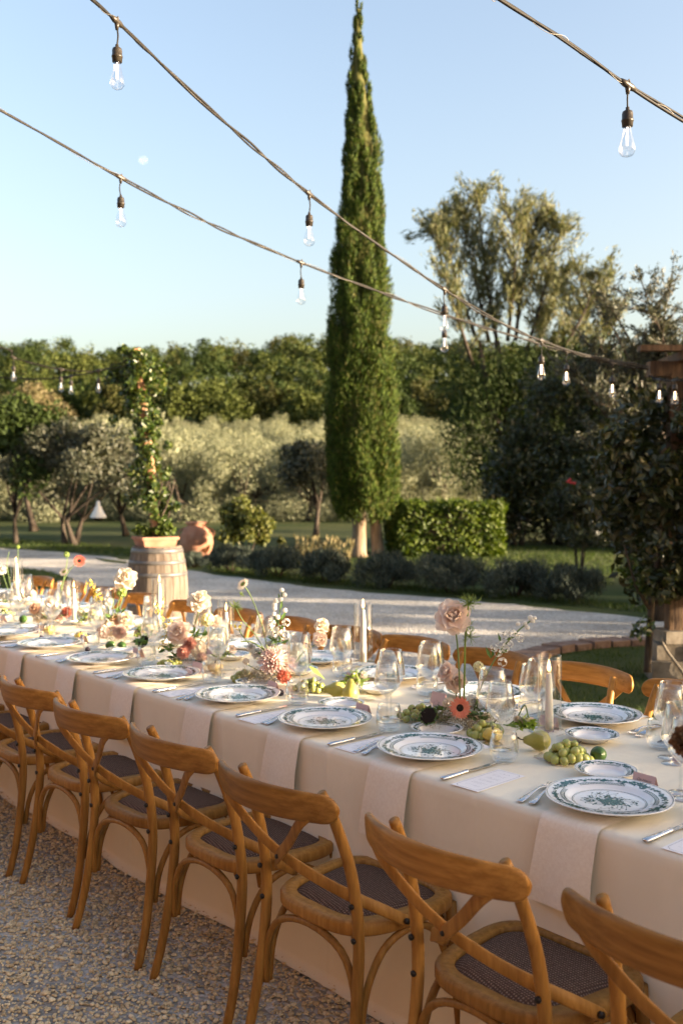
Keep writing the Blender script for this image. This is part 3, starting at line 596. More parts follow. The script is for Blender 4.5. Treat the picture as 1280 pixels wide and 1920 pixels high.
# unseen shrubs added on the right to screen table and drive from the sun
def off(lat, dep): return EYE + RGT * lat + FWD * dep - UP * EYE.z
for i, (lat, dep, r, h, n, lb) in enumerate(((6.0, 7.1, 1.0, 3.6, 7500, 'unseen evergreen shrub added to shade the pergola climber'), (8.5, 9.9, 1.0, 2.8, 6000, 'unseen evergreen shrub added to shade the drive, nearest'), (8.5, 11.4, 1.15, 3.2, 7000, 'second unseen evergreen shrub added to shade the drive'), (8.6, 13.0, 1.2, 3.4, 7000, 'third unseen evergreen shrub added to shade the drive'), (8.7, 14.7, 1.2, 3.5, 7000, 'fourth unseen evergreen shrub added to shade the drive'), (11.0, 23.6, 1.6, 5.4, 5200, 'tall unseen evergreen added to shade the dark shrubs'), (12.5, 22.4, 1.6, 5.6, 5200, 'second tall unseen evergreen added to shade the dark shrubs'),
        (8.5, 8.1, .95, 1.2, 4500, 'low unseen shrub added to shade the brick edging'), (8.0, -2.2, 1.4, 3.4, 10000, 'unseen shrub added to keep sun off the table, nearest'), (8.1, -.5, 1.3, 3.2, 10000, 'second unseen shrub added to keep sun off the table'), (8.0, 1.2, 1.25, 3.0, 10000, 'third unseen shrub added to keep sun off the table'), (8.0, 2.9, .9, 1.9, 1500, 'last unseen shrub of the added sun screen, low and sparse'))):
    p = off(lat, dep); bush('evergreen_shrub', p, r, r * .9, h, n, .15, .08, M['dark_vine'], lb, 'shrub', 48, 'dark evergreen shrubs on the right', up=.2, crr=(.2, .36), full=True)
# olive with long shoots behind the pergola
t = empty('olive_tree', spot(1235, 11.6)); tag(t, 'olive tree with long shoots rising behind the pergola beam', 'tree')
b = MB(); V = []; o0 = t.location
def lo(px, py, d): return at(px, py, d) - o0
b.tube([lo(1235, 1165, 11.6), lo(1228, 1000, 11.6), lo(1240, 850, 11.6), lo(1225, 760, 11.6)], [.12, .09, .075, .06], 7)
shoots = [(1240, 800, 1222, 505), (1250, 780, 1262, 530), (1230, 820, 1160, 545), (1225, 850, 1140, 600), (1220, 860, 1105, 640), (1215, 880, 1070, 690), (1240, 800, 1195, 600), (1255, 800, 1300, 560), (1225, 860, 1090, 760), (1225, 900, 1100, 830), (1250, 830, 1330, 620), (1240, 860, 1180, 680), (1260, 850, 1360, 700), (1240, 800, 1240, 600), (1230, 840, 1130, 690), (1245, 900, 1290, 720)]
for (x0, y0, x1, y1) in shoots:
    dd = random.uniform(-.7, .7); a = lo(x0, y0, 11.6); e = lo(x1, y1, 11.6) + FWD * dd; m = a.lerp(e, .5) + UP * .12 + RGT * random.uniform(-.1, .1)
    pa = smooth_path([a, m, e], 8); b.tube(pa, [.03 - .025 * i / (len(pa) - 1) for i in range(len(pa))], 5)
    for q in range(26):
        s = pa[random.randrange(3, len(pa))]; dv = Vector((random.gauss(0, .2), random.gauss(0, .2), random.uniform(.0, .42))); e2 = s + dv
        b.tube([s, e2], [.006, .003], 4); nn = 44; tt = rng.uniform(.1, 1.05, nn)[:, None]
        c = np.array(s)[None] * (1 - tt) + np.array(e2)[None] * tt + rng.normal(0, .025, (nn, 3))
        V.append(leaf_quads(c, unit(np.array(dv.normalized())[None] * 1.2 + rand_dirs(nn)), rand_dirs(nn), rng.uniform(.05, .095, nn), rng.uniform(.014, .023, nn)))
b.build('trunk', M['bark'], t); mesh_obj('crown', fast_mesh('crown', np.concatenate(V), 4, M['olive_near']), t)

# pergola: post on a rubble footing, beam and joists at the top, and the climber that swallows it
PG = 8.1
t = empty('pergola', spot(1268, PG)); tag(t, 'dark timber pergola corner with a post on a stone footing', 'pergola')
pr = Matrix.Rotation(facing, 3, 'Z'); htop = rise(700, PG)
b = MB(); b.box((0, 0, htop / 2 + .16), (.14, .14, htop - .32), 0, pr); b.build('post', M['timber'], t)
for k, (dz, lx, w) in enumerate(((-.01, 0.9, .10),)):
    b = MB(); b.box(RGT * (lx / 2 - .24) + UP * (htop + .03), (lx, .12, .12), 0, pr); b.build('beam', M['timber'], t)
for k in range(2):
    b = MB(); b.box(RGT * (.02 + k * .5) - FWD * .35 + UP * (htop + .125), (.08, 1.6, .07), 0, pr); b.build('joist', M['timber'], t)
b = MB(); b.box(RGT * (-.07) - FWD * .1 + UP * (htop + .185), (.55, .10, .045), 0, pr); b.build('cap_board', M['timber'], t)
ft_ = empty('stone_footing', (0, 0, 0)); ft_.parent = t
for k, (dx, dy, z, sx, sy, sz) in enumerate(((0, 0, .09, .42, .36, .17), (-.05, .02, .245, .26, .30, .13), (.12, -.01, .24, .15, .28, .12), (.01, 0, .365, .30, .28, .10))):
    b = MB(); b.box(RGT * dx + FWD * dy + UP * z, (sx, sy, sz), 0, Matrix.Rotation(facing + .08 * (k - 1.5), 3, 'Z')); b.build('stone', M['lime_stone'], ft_)
b = MB(); b.tube(smooth_path([(RGT * -.16 - FWD * .12 + UP * .38), (RGT * -.13 - FWD * .16 + UP * .28), (RGT * -.02 - FWD * .2 + UP * .12), (RGT * .05 - FWD * .2 + UP * .01)], 4), .012, 8); b.build('downpipe', M['lime_stone'], t)

t = empty('climbing_vine', spot(1222, PG - .25)); o0 = t.location; tag(t, 'leafy dark climber covering the pergola post, thin stem at its foot', 'climbing plant')
b = MB()
b.tube(smooth_path([lo(1216, 1262, PG - .25), lo(1219, 1200, PG - .25), lo(1224, 1130, PG - .3), lo(1240, 1000, PG - .2), lo(1258, 850, PG - .2)], 5), [.032 - .0008 * i for i in range(21)], 7)
b.tube(smooth_path([lo(1224, 1150, PG - .27), lo(1205, 1120, PG - .35), lo(1190, 1090, PG - .4), lo(1170, 1020, PG - .4)], 4), [.018 - .001 * i for i in range(13)], 6)
b.tube(smooth_path([lo(1224, 1140, PG - .27), lo(1248, 1110, PG - .35), lo(1262, 1050, PG - .4)], 4), [.016 - .001 * i for i in range(9)], 6)
b.build('stem', M['bark'], t)
cl = []; cr = []
for q in range(150):
    py = random.uniform(735, 1110); lft = np.interp(py, [735, 800, 870, 950, 1040, 1110], [1185, 1130, 1105, 1100, 1135, 1190]); px = random.uniform(lft + 20, 1400)
    cl.append(lo(px, py, PG + random.uniform(-.55, .5))); cr.append(random.uniform(.09, .2))
V = crown_leaves(np.array(cl), np.array(cr), 9500, .085, .045, droop=.5)
mesh_obj('foliage', fast_mesh('foliage', V, 4, M['dark_vine']), t)
lowc = np.array([lo(px, py, PG - .35) for px, py in ((1185, 1085), (1200, 1100), (1215, 1090), (1232, 1105), (1180, 1060), (1205, 1075), (1250, 1085), (1208, 1175), (1200, 1185))])
mesh_obj('young_leaves', fast_mesh('young_leaves', crown_leaves(lowc, np.full(9, .09), 260, .06, .035, droop=.3), 4, M['vine']), t)
# oleander bush that carries the few red blossoms
ol = bush('oleander', spot(1085, 15.6), .62, .6, 1.75, 5200, .12, .024, M['dark_vine'], 'dark oleander with a few red blossoms left of the climber', 'shrub', 30, low=.25)
b = MB()
for q, (px, py) in enumerate(((1064, 903), (1070, 905), (1068, 899), (1076, 906))):
    p = at(px, py, 15.0) - ol.location; b.ball(p, .028, 6, 5, 0, (1, 1, .7))
M['red'] = mat('red_petal', (0.55, 0.05, 0.06), .5, trans=(.3, (1, 1, 1)))
b.build('blossom', M['red'], ol)

# brick edging of the grass bed
t = empty('brick_edging', spot(1041, 9.4)); tag(t, 'curved row of worn bricks edging the grass bed', 'edging')
ed = smooth_path([spot(1330, 9.85), spot(1216, 9.85), spot(1140, 9.75), spot(1041, 9.4), spot(983, 8.9), spot(945, 8.25), spot(928, 7.5), spot(940, 6.6), spot(975, 5.8)], 24)
bm = MB(); bm.box((0, 0, 0), (.20, .24, .07)); bme = bm.mesh('brick', M['brick']); acc = 0.0
for i in range(1, len(ed)):
    acc += (ed[i] - ed[i - 1]).length
    if acc > .225:
        acc = 0; dv = ed[i] - ed[i - 1]; o = mesh_obj('brick', bme, t, ed[i] - t.location + Vector((0, 0, .038 + random.uniform(-.008, .008))))
        o.rotation_euler = (random.uniform(-.03, .03), random.uniform(-.03, .03), math.atan2(dv.y, dv.x) + random.uniform(-.05, .05))

# barrel with a terracotta planter, and the ivy post growing out of it
BD = 10.9; bl_ = spot(294, BD)
t = empty('wine_barrel', bl_); tag(t, 'weathered oak barrel standing on the drive under the ivy post', 'barrel')
BH = .92
def brad(z): return .335 - .062 * ((z / BH - .46) / .5) ** 2
ns = 22
for k in range(ns):
    a0 = 2 * math.pi * k / ns; a1 = 2 * math.pi * (k + 1) / ns - .018; b = MB(); V = []; q = 12
    for i in range(q + 1):
        z = BH * i / q
        for rr in (brad(z), brad(z) - .025):
            for a in (a0, a1): V.append((rr * math.cos(a), rr * math.sin(a), z))
    F = []
    for i in range(q):
        c = i * 4; F += [(c, c + 1, c + 5, c + 4), (c + 3, c + 2, c + 6, c + 7), (c + 2, c, c + 4, c + 6), (c + 1, c + 3, c + 7, c + 5)]
    F += [(0, 2, 3, 1), (q * 4, q * 4 + 1, q * 4 + 3, q * 4 + 2)]
    b.add(V, F, 0, False); b.build('stave', M['stave'], t)
for z0, w in ((.02, .05), (.13, .04), (.27, .04), (.60, .04), (.73, .04), (.85, .05)):
    b = MB(); b.lathe([(brad(z0) - .004, z0), (brad(z0) + .005, z0), (brad(z0 + w) + .005, z0 + w), (brad(z0 + w) - .004, z0 + w)], 44); b.build('hoop', M['hoop'], t)
b = MB(); b.lathe([(.001, BH - .04), (brad(BH) - .028, BH - .04)], 30); b.build('barrel_head', M['stave'], t)
t = empty('terracotta_planter', bl_ + UP * (BH - .005) + RGT * -.02, facing + .5); tag(t, 'square terracotta planter sitting on top of the barrel', 'planter')
b = MB(); b.box((0, 0, .040), (.38, .38, .08), 0, None, .9); b.build('pot', M['terracotta'], t)
b = MB(); b.box((0, 0, .092), (.41, .41, .03)); b.build('rim', M['terracotta'], t)
b = MB(); b.box((0, 0, .104), (.35, .35, .01)); b.build('soil', M['bark'], t)
pz = BH + .10
t = empty('ivy_post', bl_ + UP * pz); o0 = t.location; tag(t, 'leaning wooden post wrapped in bright green climbing ivy', 'climbing plant')
b = MB(); pth = [lo(292, 1022, BD), lo(284, 900, BD), lo(272, 790, BD), lo(262, 700, BD), lo(257, 655, BD)]; pth[0].z = 0.0
b.tube(pth, [.055, .052, .05, .048, .045], 6, 0, 1.0, None, True, False); b.build('post', M['pine_post'], t)
b = MB()
for q in range(9):
    a = q * .7; pp = []
    for i in range(10):
        f = i / 9; py = 1022 - 120 * f; cx = 292 + (0 if q % 2 else 8) * math.sin(f * 2.2) + (14 * (f if q > 4 else .4)); r = .05 + .03 * f
        c = lo(cx, py, BD); c.z = max(c.z, 0); pp.append(c + Vector((r * math.cos(a + 3 * f), r * math.sin(a + 3 * f), 0)))
    b.tube(pp, [.014 - .0008 * i for i in range(10)], 5)
b.build('twining_stem', M['bark'], t)
cl = []; cr = []
for q in range(190):
    f = random.random() ** .9; py = 985 - 330 * f; px = np.interp(py, [655, 700, 790, 900, 985], [257, 262, 272, 284, 292]); w = np.interp(py, [650, 680, 720, 790, 860, 930, 985], [11, 27, 34, 22, 21, 29, 21])
    cl.append(lo(px + random.gauss(0, .55) * w, py, BD + random.gauss(0, .13))); cr.append(random.uniform(.045, .085))
cl += [lo(px, py, BD) for px, py in ((215, 700), (225, 690), (310, 690), (232, 655), (205, 712), (215, 790), (300, 790), (240, 940), (232, 935), (330, 950))]; cr += [.06] * 10
nn = 4800; V = crown_leaves(np.array(cl), np.array(cr), nn, .062, .042, droop=.35)
mesh_obj('foliage', fast_mesh('foliage', V, 4, M['vine']), t)
skirt = np.array([(RGT * (q * .03)) + UP * (.05 + .02 * (q % 3)) + FWD * random.uniform(-.1, .1) for q in range(-7, 6)])
mesh_obj('skirt_leaves', fast_mesh('skirt_leaves', crown_leaves(skirt, np.full(13, .07), 340, .06, .04), 4, M['hedge']), t)

# terracotta jar, hanging lamp
t = empty('terracotta_jar', spot(368, 21.6)); t.scale = (1.05, 1.05, 1.1); tag(t, 'big round terracotta oil jar with small handles beyond the drive', 'jar')
b = MB(); b.lathe([(.001, 0), (.22, 0), (.30, .12), (.345, .28), (.335, .42), (.27, .55), (.20, .61), (.19, .64), (.235, .665), (.235, .69), (.19, .695), (.165, .66)], 28); b.build('body', M['terracotta'], t)
for s in (-1, 1):
    b = MB(); v = RGT * s; b.tube(smooth_path([v * .30 + UP * .40, v * .365 + UP * .46, v * .335 + UP * .53, v * .24 + UP * .575], 4), .016, 7); b.build('handle', M['terracotta'], t)
lc = spot(184, 23.4, rise(972, 23.4))
t = empty('hanging_lamp', lc); tag(t, 'white conical lamp hanging in the old olive tree', 'lamp')
b = MB(); b.lathe([(.19, .02), (.185, .05), (.12, .17), (.075, .27), (.05, .31)], 20); b.build('shade', M['white_enamel'], t)
b = MB(); b.lathe([(.05, .31), (.05, .37), (.03, .40), (.005, .42)], 12); b.build('cap', M['white_enamel'], t)
b = MB(); b.lathe([(.001, -.06), (.10, -.05), (.13, .0), (.12, .04)], 16); b.build('diffuser', M['bolt'], t)
b = MB(); b.tube([(0, 0, .41), (0, 0, .95)], .008, 5); b.build('cord', M['cable'], t)

# ---------------------------------------------------------------- string lights
prof_bulb = [(.0125, -.002), (.0135, -.012), (.0185, -.034), (.0255, -.058), (.0282, -.072), (.0262, -.086), (.0180, -.0965), (.0075, -.1005), (.0005, -.1015)]
bm = MB(); bm.lathe(prof_bulb, 20); ME_BULB = bm.mesh('bulb', M['bulb'])
bm = MB(); bm.lathe([(.004, .030), (.0065, .028), (.0065, .020), (.0165, .014), (.0185, .006), (.0185, -.012), (.0205, -.013), (.0205, -.019), (.0190, -.020), (.0180, -.036), (.014, -.037)], 18, 0, (0, 0, .036)); ME_SOCK = bm.mesh('socket', M['socket'])
bm = MB(); bm.tube([(0, 0, -.002), (0, 0, -.03)], .0035, 6); bm.tube([(0, 0, -.03), (0, 0, -.062)], [.0052, .0042], 6); ME_FIL = bm.mesh('filament', M['filament']); ME_FILW = ME_FIL.copy(); ME_FILW.materials[0] = M['warm_filament']
def string(label, pts, lamps, drop=.085, warm=(), ends='a'):
    if 'a' in ends: pts = [pts[0] + (pts[0] - pts[1]).normalized() * 7 + UP * .4, pts[0] + (pts[0] - pts[1]).normalized() * 2.5] + pts
    if 'b' in ends: pts = pts + [pts[-1] + (pts[-1] - pts[-2]).normalized() * 2.5, pts[-1] + (pts[-1] - pts[-2]).normalized() * 7]
    t = empty('string_lights', pts[0]); tag(t, label, 'string lights'); o0 = t.location.copy()
    P = [q - o0 for q in smooth_path(pts, 24)]; nP = len(P); acc = 0.0
    s1 = []; s2 = []
    for i, p in enumerate(P):
        if i: acc += (p - P[i - 1]).length
        a = acc * 9 + .8 * math.sin(acc * 5); r = .0055 + .003 * math.sin(acc * 3.1); o = UP * (r * math.sin(a)) + FWD * (r * math.cos(a)) * .6 + RGT * (r * math.cos(a)) * .5
        s1.append(p + o); s2.append(p - o)
    b = MB(); b.tube(s1, .0056, 6); b.build('cable', M['cable'], t); b = MB(); b.tube(s2, .0045, 6); b.build('cable', M['cable'], t)
    wv = [p + UP * (.016 * math.sin(i * .37) * math.sin(i * .11 + 1)) + RGT * (.01 * math.sin(i * .29)) for i, p in enumerate(P)]
    b = MB(); b.tube(wv, .0011, 4); b.build('support_wire', M['wire'], t)
    for k, q in enumerate(lamps):
        q = min(P, key=lambda p: (p + o0 - q).length); dl = drop * random.uniform(.9, 1.1)
        tv = (P[min(P.index(q) + 2, nP - 1)] - P[max(P.index(q) - 2, 0)]).normalized()
        b = MB(); b.tube([q - tv * .035, q - tv * .015, q + tv * .015, q + tv * .035], [.008, .0115, .0115, .008], 8); b.tube([q, q - UP * .03], [.011, .006], 8); b.tube(smooth_path([q + UP * .008, q + UP * .022 + tv * .006, q + UP * .008 + tv * .014], 3), .0025, 5); b.build('connector', M['socket'], t)
        b = MB(); sw = RGT * random.uniform(-.006, .006); b.tube(smooth_path([q - UP * .02, q - UP * (.02 + dl * .5) + sw, q - UP * (.02 + dl)], 4), .0032, 6); b.build('drop_cord', M['cable'], t)
        s = mesh_obj('socket', ME_SOCK, t, q - UP * (.082 + dl)); g_ = mesh_obj('bulb', ME_BULB, t, q - UP * (.082 + dl)); mesh_obj('filament', ME_FILW if k in warm else ME_FIL, g_)
    return t
end = at(1212, 688, 7.8)
string('cable of bulbs crossing the sky from top left to the pergola, upper of two', [at(40, -95, 3.2), at(165, 0, 3.5), at(225, 52, 3.75), at(400, 215, 4.35), at(580, 368, 5.0), at(720, 470, 5.5), at(832, 545, 5.85), at(920, 598, 6.2), at(1013, 640, 6.6), at(1110, 670, 7.2), end],
       [at(218, 52, 3.75), at(580, 368, 5.0), at(832, 545, 5.85), at(1013, 640, 6.6)], .07, (3,))
string('lower cable of bulbs from the left edge to the pergola', [at(-120, 155, 4.4), at(0, 210, 4.75), at(230, 338, 5.25), at(400, 425, 5.75), at(565, 495, 6.2), at(700, 545, 6.6), at(832, 592, 7.0), at(950, 628, 7.3), at(1060, 660, 7.55), at(1146, 682, 7.7), end + UP * -.02],
       [at(230, 338, 5.25), at(565, 495, 6.2), at(832, 592, 7.0), at(1060, 660, 7.55), at(1146, 682, 7.7)], .075, (3, 4))
string('cable with one bulb across the top right corner', [at(820, -60, 3.0), at(915, 0, 3.1), at(1050, 85, 3.25), at(1170, 168, 3.4), at(1280, 235, 3.55), at(1420, 320, 3.75), at(1600, 400, 4.1)], [at(1170, 168, 3.4)], .06, (), 'ab')
string('far cable of small bulbs running left from the ivy post', [at(-260, 628, 10.2), at(0, 652, 10.5), at(30, 672, 10.6), at(110, 692, 10.7), at(180, 696, 10.8), at(255, 682, 10.9)], [at(27, 671, 10.6), at(117, 692, 10.7), at(188, 696, 10.8)], .06)
string('far sagging cable behind the ivy post cable, one small bulb', [at(-200, 690, 11.6), at(0, 708, 11.5), at(80, 711, 11.4), at(135, 706, 11.3), at(200, 692, 11.1), at(258, 668, 10.95)], [at(135, 706, 11.3)], .02)
string('short cable of two glowing bulbs under the pergola beam', [at(1214, 705, 7.9), at(1234, 713, 7.8), at(1263, 714, 7.6), at(1330, 705, 7.3)], [at(1234, 713, 7.8), at(1262, 714, 7.6)], .0, (0, 1), '')

# unseen facade added behind the camera: blocks sky, darkens the table's near side
t = empty('added_facade', (-3.5, -5.0, 0)); tag(t, 'unseen dark ochre facade added to darken the near side of the table', 'added facade')
b = MB(); b.box((0, -.3, 3.2), (18, .5, 6.4)); b.build('wall', M['plaster'], t)
b = MB(); b.box((0, -.1, 6.5), (18.6, 1.4, .14)); b.build('eaves', M['terracotta'], t)
for x in (-5.5, -2.2, 3.2, 6.0):
    f = MB(); f.box((x, -.02, 1.75), (1.1, .10, 1.4)); o = f.build('window', M['timber'], t)
    f = MB(); f.box((x, .04, 1.75), (.95, .04, 1.25)); f.build('pane', M['steel'], o)
f = MB(); f.box((.5, -.02, 1.1), (1.2, .12, 2.2)); f.build('door', M['timber'], t)

# daytime moon
def moon_mat():
    m = bpy.data.materials.new('moon_surface'); m.use_nodes = True; n, l = nt(m); n.clear()
    t_ = n.new('ShaderNodeBsdfTransparent'); d = n.new('ShaderNodeBsdfDiffuse'); d.inputs[0].default_value = (.03, .029, .028, 1); a = n.new('ShaderNodeAddShader'); o = n.new('ShaderNodeOutputMaterial')
    l.new(t_.outputs[0], a.inputs[0]); l.new(d.outputs[0], a.inputs[1]); l.new(a.outputs[0], o.inputs[0]); return m
mp_ = at(272, 306, 3000); b = MB(); b.ball((0, 0, 0), 7.8 / FOC * 3000, 32, 20); tag(b.build('moon', moon_mat(), None, mp_), 'pale gibbous daytime moon in the sky above the lower cable', 'moon')
# ---------------------------------------------------------------- chairs
ORD = ['first', 'second', 'third', 'fourth', 'fifth', 'sixth', 'seventh', 'eighth', 'ninth', 'tenth', 'eleventh', 'twelfth', 'thirteenth', 'fourteenth']
def seat_outline(k, inset=0.0):
    pts = []
    for i in range(k):
        a = 2 * math.pi * i / k; ca, sa = math.cos(a), math.sin(a); e = 2 / 3.4
        y = .205 * math.copysign(abs(sa) ** e, sa); hw = .213 + .022 * (y / .205)
        x = hw * math.copysign(abs(ca) ** e, ca); l = math.hypot(x, y); pts.append((x * (1 - inset / l), y * (1 - inset / l)))
    return pts
def make_chair():
    t = empty('cross_back_chair')
    k = 40; o = seat_outline(k); i1 = seat_outline(k, .046); rings = []
    for (pp, z, ins) in ((o, .432, .004), (o, .438, 0), (o, .461, 0), (o, .468, .006), (i1, .468, 0), (i1, .455, 0)):
        rings.append([(x * (1 - ins / .2), y * (1 - ins / .2), z) for x, y in pp])
    b = MB(); V = [p for r in rings for p in r]; F = [(r * k + j, r * k + (j + 1) % k, (r + 1) * k + (j + 1) % k, (r + 1) * k + j) for r in range(5) for j in range(k)]
    F.append(tuple(reversed(range(k)))); b.add(V, F); b.build('seat_frame', M['chair'], t)
    b = MB(); V = [(0, 0, .473)]
    for q, z in ((.45, .472), (.85, .469), (1.0, .456)): V += [(x * q, y * q, z) for x, y in i1]
    F = [(0, 1 + j, 1 + (j + 1) % k) for j in range(k)] + [(1 + r * k + j, 1 + (r + 1) * k + j, 1 + (r + 1) * k + (j + 1) % k, 1 + r * k + (j + 1) % k) for r in range(2) for j in range(k)]
    b.add(V, F); b.build('seat_pad', M['rattan'], t)
    for s in (-1, 1):
        pa = smooth_path([(s * .207, -.265, 0), (s * .203, -.232, .12), (s * .194, -.203, .30), (s * .189, -.192, .46), (s * .182, -.212, .62), (s * .171, -.258, .76), (s * .163, -.296, .838)], 4)
        b = MB(); b.tube(pa, [0.0132 + .0026 * math.sin(math.pi * i / (len(pa) - 1)) for i in range(len(pa))], 12); o_ = b.build('rear_leg', M['chair'], t)
        for z, y in ((.445, -.192), (.535, -.20)): b = MB(); b.tube([(s * .1880, y - .014, z), (s * .1880, y - .020, z)], .0075, 8); b.build('bolt', M['bolt'], o_)
        b = MB(); b.tube([(s * .185, .165, .44), (s * .192, .178, .25), (s * .203, .195, 0)], [.0165, .0155, .012], 12); b.build('front_leg', M['chair'], t)
        pa = smooth_path([(s * .202, -.330, .822), (s * .150, -.350, .775), (s * .075, -.326, .700), (0, -.294 - .006 * s, .636), (-s * .085, -.240, .585), (-s * .155, -.178, .540), (-s * .205, -.115, .502), (-s * .233, -.045, .458)], 4)
        hn = [(0, -1, .12)] * 14 + [(-s * .25, -1, .2)] * 5 + [(-s * .6, -.7, .25)] * 4 + [(-s * 1, -.3, .2)] * 6
        n_ = len(pa); b = MB(); b.ribbon(pa, [.030 * (0.72 if i in (0, n_ - 1) else 1) for i in range(n_)], .009, hn[:n_]); o_ = b.build('cross_strap', M['chair'], t)
        for q0, q1, rr in (((s * .197, -.333, .816), (s * .197, -.342, .816), .008), ((-s * .232, -.062, .468), (-s * .240, -.064, .470), .008), ((0, -.300, .636), (0, -.309, .636), .006)):
            if rr > .007 or s > 0: b = MB(); b.tube([q0, q1], rr, 8); b.build('bolt', M['bolt'], o_)
        pa = smooth_path([(s * .188, -.185, .20), (s * .193, -.165, .31), (s * .197, -.11, .395), (s * .198, -.02, .424), (s * .198, .07, .40), (s * .196, .13, .31), (s * .195, .155, .20)], 4)
        b = MB(); b.tube(pa, .0102, 8); b.build('curved_brace', M['chair'], t)
    for y0, y1 in ((-.198, -.195), (.168, .165)):
        pa = smooth_path([(-.184, y0, .20), (-.178, y0, .31), (-.125, y1, .395), (0, y1, .425), (.125, y1, .395), (.178, y0, .31), (.184, y0, .20)], 4)
        b = MB(); b.tube(pa, .0102, 8); b.build('curved_brace', M['chair'], t)
    b = MB(); V = []; F = []; nx = 34; ns_ = 12
    for i in range(nx + 1):
        u = math.sin(math.pi / 2 * (-1 + 2 * i / nx)); x = .240 * u; ed_ = max(0.0, (abs(u) - .84) / .16); q = max(0.0, 1 - ed_ ** 2.4) ** (1 / 2.4); q = max(q, .05)
        yc = -.388 + .078 * u * u; zc = .818 - .004 * u * u; hh = (.042 - .005 * u * u) * q; th = .0125 * max(q, .6)
        lean = .12
        for j in range(ns_):
            a = 2 * math.pi * j / ns_; cz = math.copysign(abs(math.sin(a)) ** .55, math.sin(a)); cy_ = math.copysign(abs(math.cos(a)) ** .75, math.cos(a))
            V.append((x, yc + cy_ * th - lean * cz * hh, zc + cz * hh))
    for i in range(nx):
        for j in range(ns_): F.append((i * ns_ + j, i * ns_ + (j + 1) % ns_, (i + 1) * ns_ + (j + 1) % ns_, (i + 1) * ns_ + j))
    F.append(tuple(reversed(range(ns_)))); F.append(tuple(nx * ns_ + j for j in range(ns_))); b.add(V, F); b.build('top_rail', M['rail'], t)
    return t
chair0 = make_chair(); first = [True]
def place_chair(x, y, rz, label, group):
    c = chair0 if first[0] else copy_tree(chair0); first[0] = False
    c.location = (x, y, 0); c.rotation_euler = (0, 0, rz); tag(c, label, 'chair', group)
near_ch = [(-.90, 1.87, .02), (-1.45, 1.872, -.015), (-2.05, 1.875, .02), (-2.58, 1.90, -.01), (-3.10, 1.89, .04), (-3.61, 1.91, .01), (-4.12, 1.90, -.02), (-4.64, 1.90, .02), (-5.16, 1.90, 0), (-5.68, 1.90, .02), (-6.20, 1.89, -.02), (-6.72, 1.90, .01), (-7.25, 1.90, 0)]
for i, (x, y, r) in enumerate(near_ch):
    place_chair(x, y, r, 'cross-back bentwood chair on the near side of the table, %s from the right edge' % ORD[i], 'chairs along the near side of the table')
far_ch = [(-1.38, .03), (-1.89, -.02), (-2.40, .02), (-2.88, -.03), (-3.37, .01), (-3.83, -.04), (-4.31, .02), (-4.82, 0), (-5.35, -.02), (-5.9, .02), (-6.45, 0), (-7.0, .02), (-7.55, -.02)]
for i, (x, r) in enumerate(far_ch):
    place_chair(x, 3.10, math.pi + r, 'cross-back bentwood chair on the far side of the table, %s from the right edge' % ORD[i], 'chairs along the far side of the table')

place_chair(-.87, 3.10, math.pi, 'cross-back bentwood chair on the far side, just beyond the right edge', 'chairs along the far side of the table')
# ---------------------------------------------------------------- table linen
TZ = .762; YN, YF = 2.055, 3.20; X0, X1 = -8.3, -.45
crease = [X0 + .31 + .62 * q + random.uniform(-.05, .05) for q in range(13)]
def drape(u, v):
    x = X0 + (X1 - X0) * u
    L = [.77, .03, YF - YN - .04, .03, .77]; tot = sum(L); d = v * tot
    def fold(x, f, side):      # f: 0 at the edge, 1 at the hem
        w = .55 * math.sin(x * 5.3 + 1.2 * side) + .35 * math.sin(x * 11.7 + side) + .25 * math.sin(x * 2.1 + 2 * side)
        return (f ** 1.25) * (.021 * w + .014 + .004 * math.sin(x * 17 + 2 * f) * (1 - f)) + .004 * math.sin(x * 3.1) * f + sum(.0035 * math.exp(-((x - c - .03 * f) / .011) ** 2) for c in crease if abs(x - c) < .1) + .0045 * math.exp(-((f - .52 - .01 * math.sin(x * 2)) / .012) ** 2)
    if d <= L[0]:
        f = 1 - d / L[0]; z = TZ - .015 - (TZ - .015) * f
        if f > .97: return (x, YN - fold(x, .97, 1) - (f - .97) * .9, .012)
        return (x, YN - .0 - fold(x, f, 1), max(z, .012))
    d -= L[0]
    if d <= L[1]: a = d / L[1] * math.pi / 2; return (x, YN + .012 * (1 - math.cos(a)), TZ - .012 + .012 * math.sin(a))
    d -= L[1]
    if d <= L[2]: y = YN + .02 + d; return (x, y, TZ + .0012 * math.sin(x * 7) * math.sin(y * 5))
    d -= L[2]
    if d <= L[3]: a = (1 - d / L[3]) * math.pi / 2; return (x, YF - .018 * (1 - math.cos(a)), TZ - .018 + .018 * math.sin(a))
    d -= L[3]; f = d / L[4]; return (x, YF + fold(x, f, 2), max(TZ - .018 - (TZ - .018) * f, .008))
b = MB(); b.grid(drape, 800, 120)
for e in (0, 800): ring_ = [j * 801 + e for j in range(121)]; b.f.append(tuple(ring_ if e else reversed(ring_))); b.m.append(0); b.sm.append(False)
tag(b.build('tablecloth', M['cloth']), 'floor-length beige linen cloth covering the long banquet table', 'tablecloth')
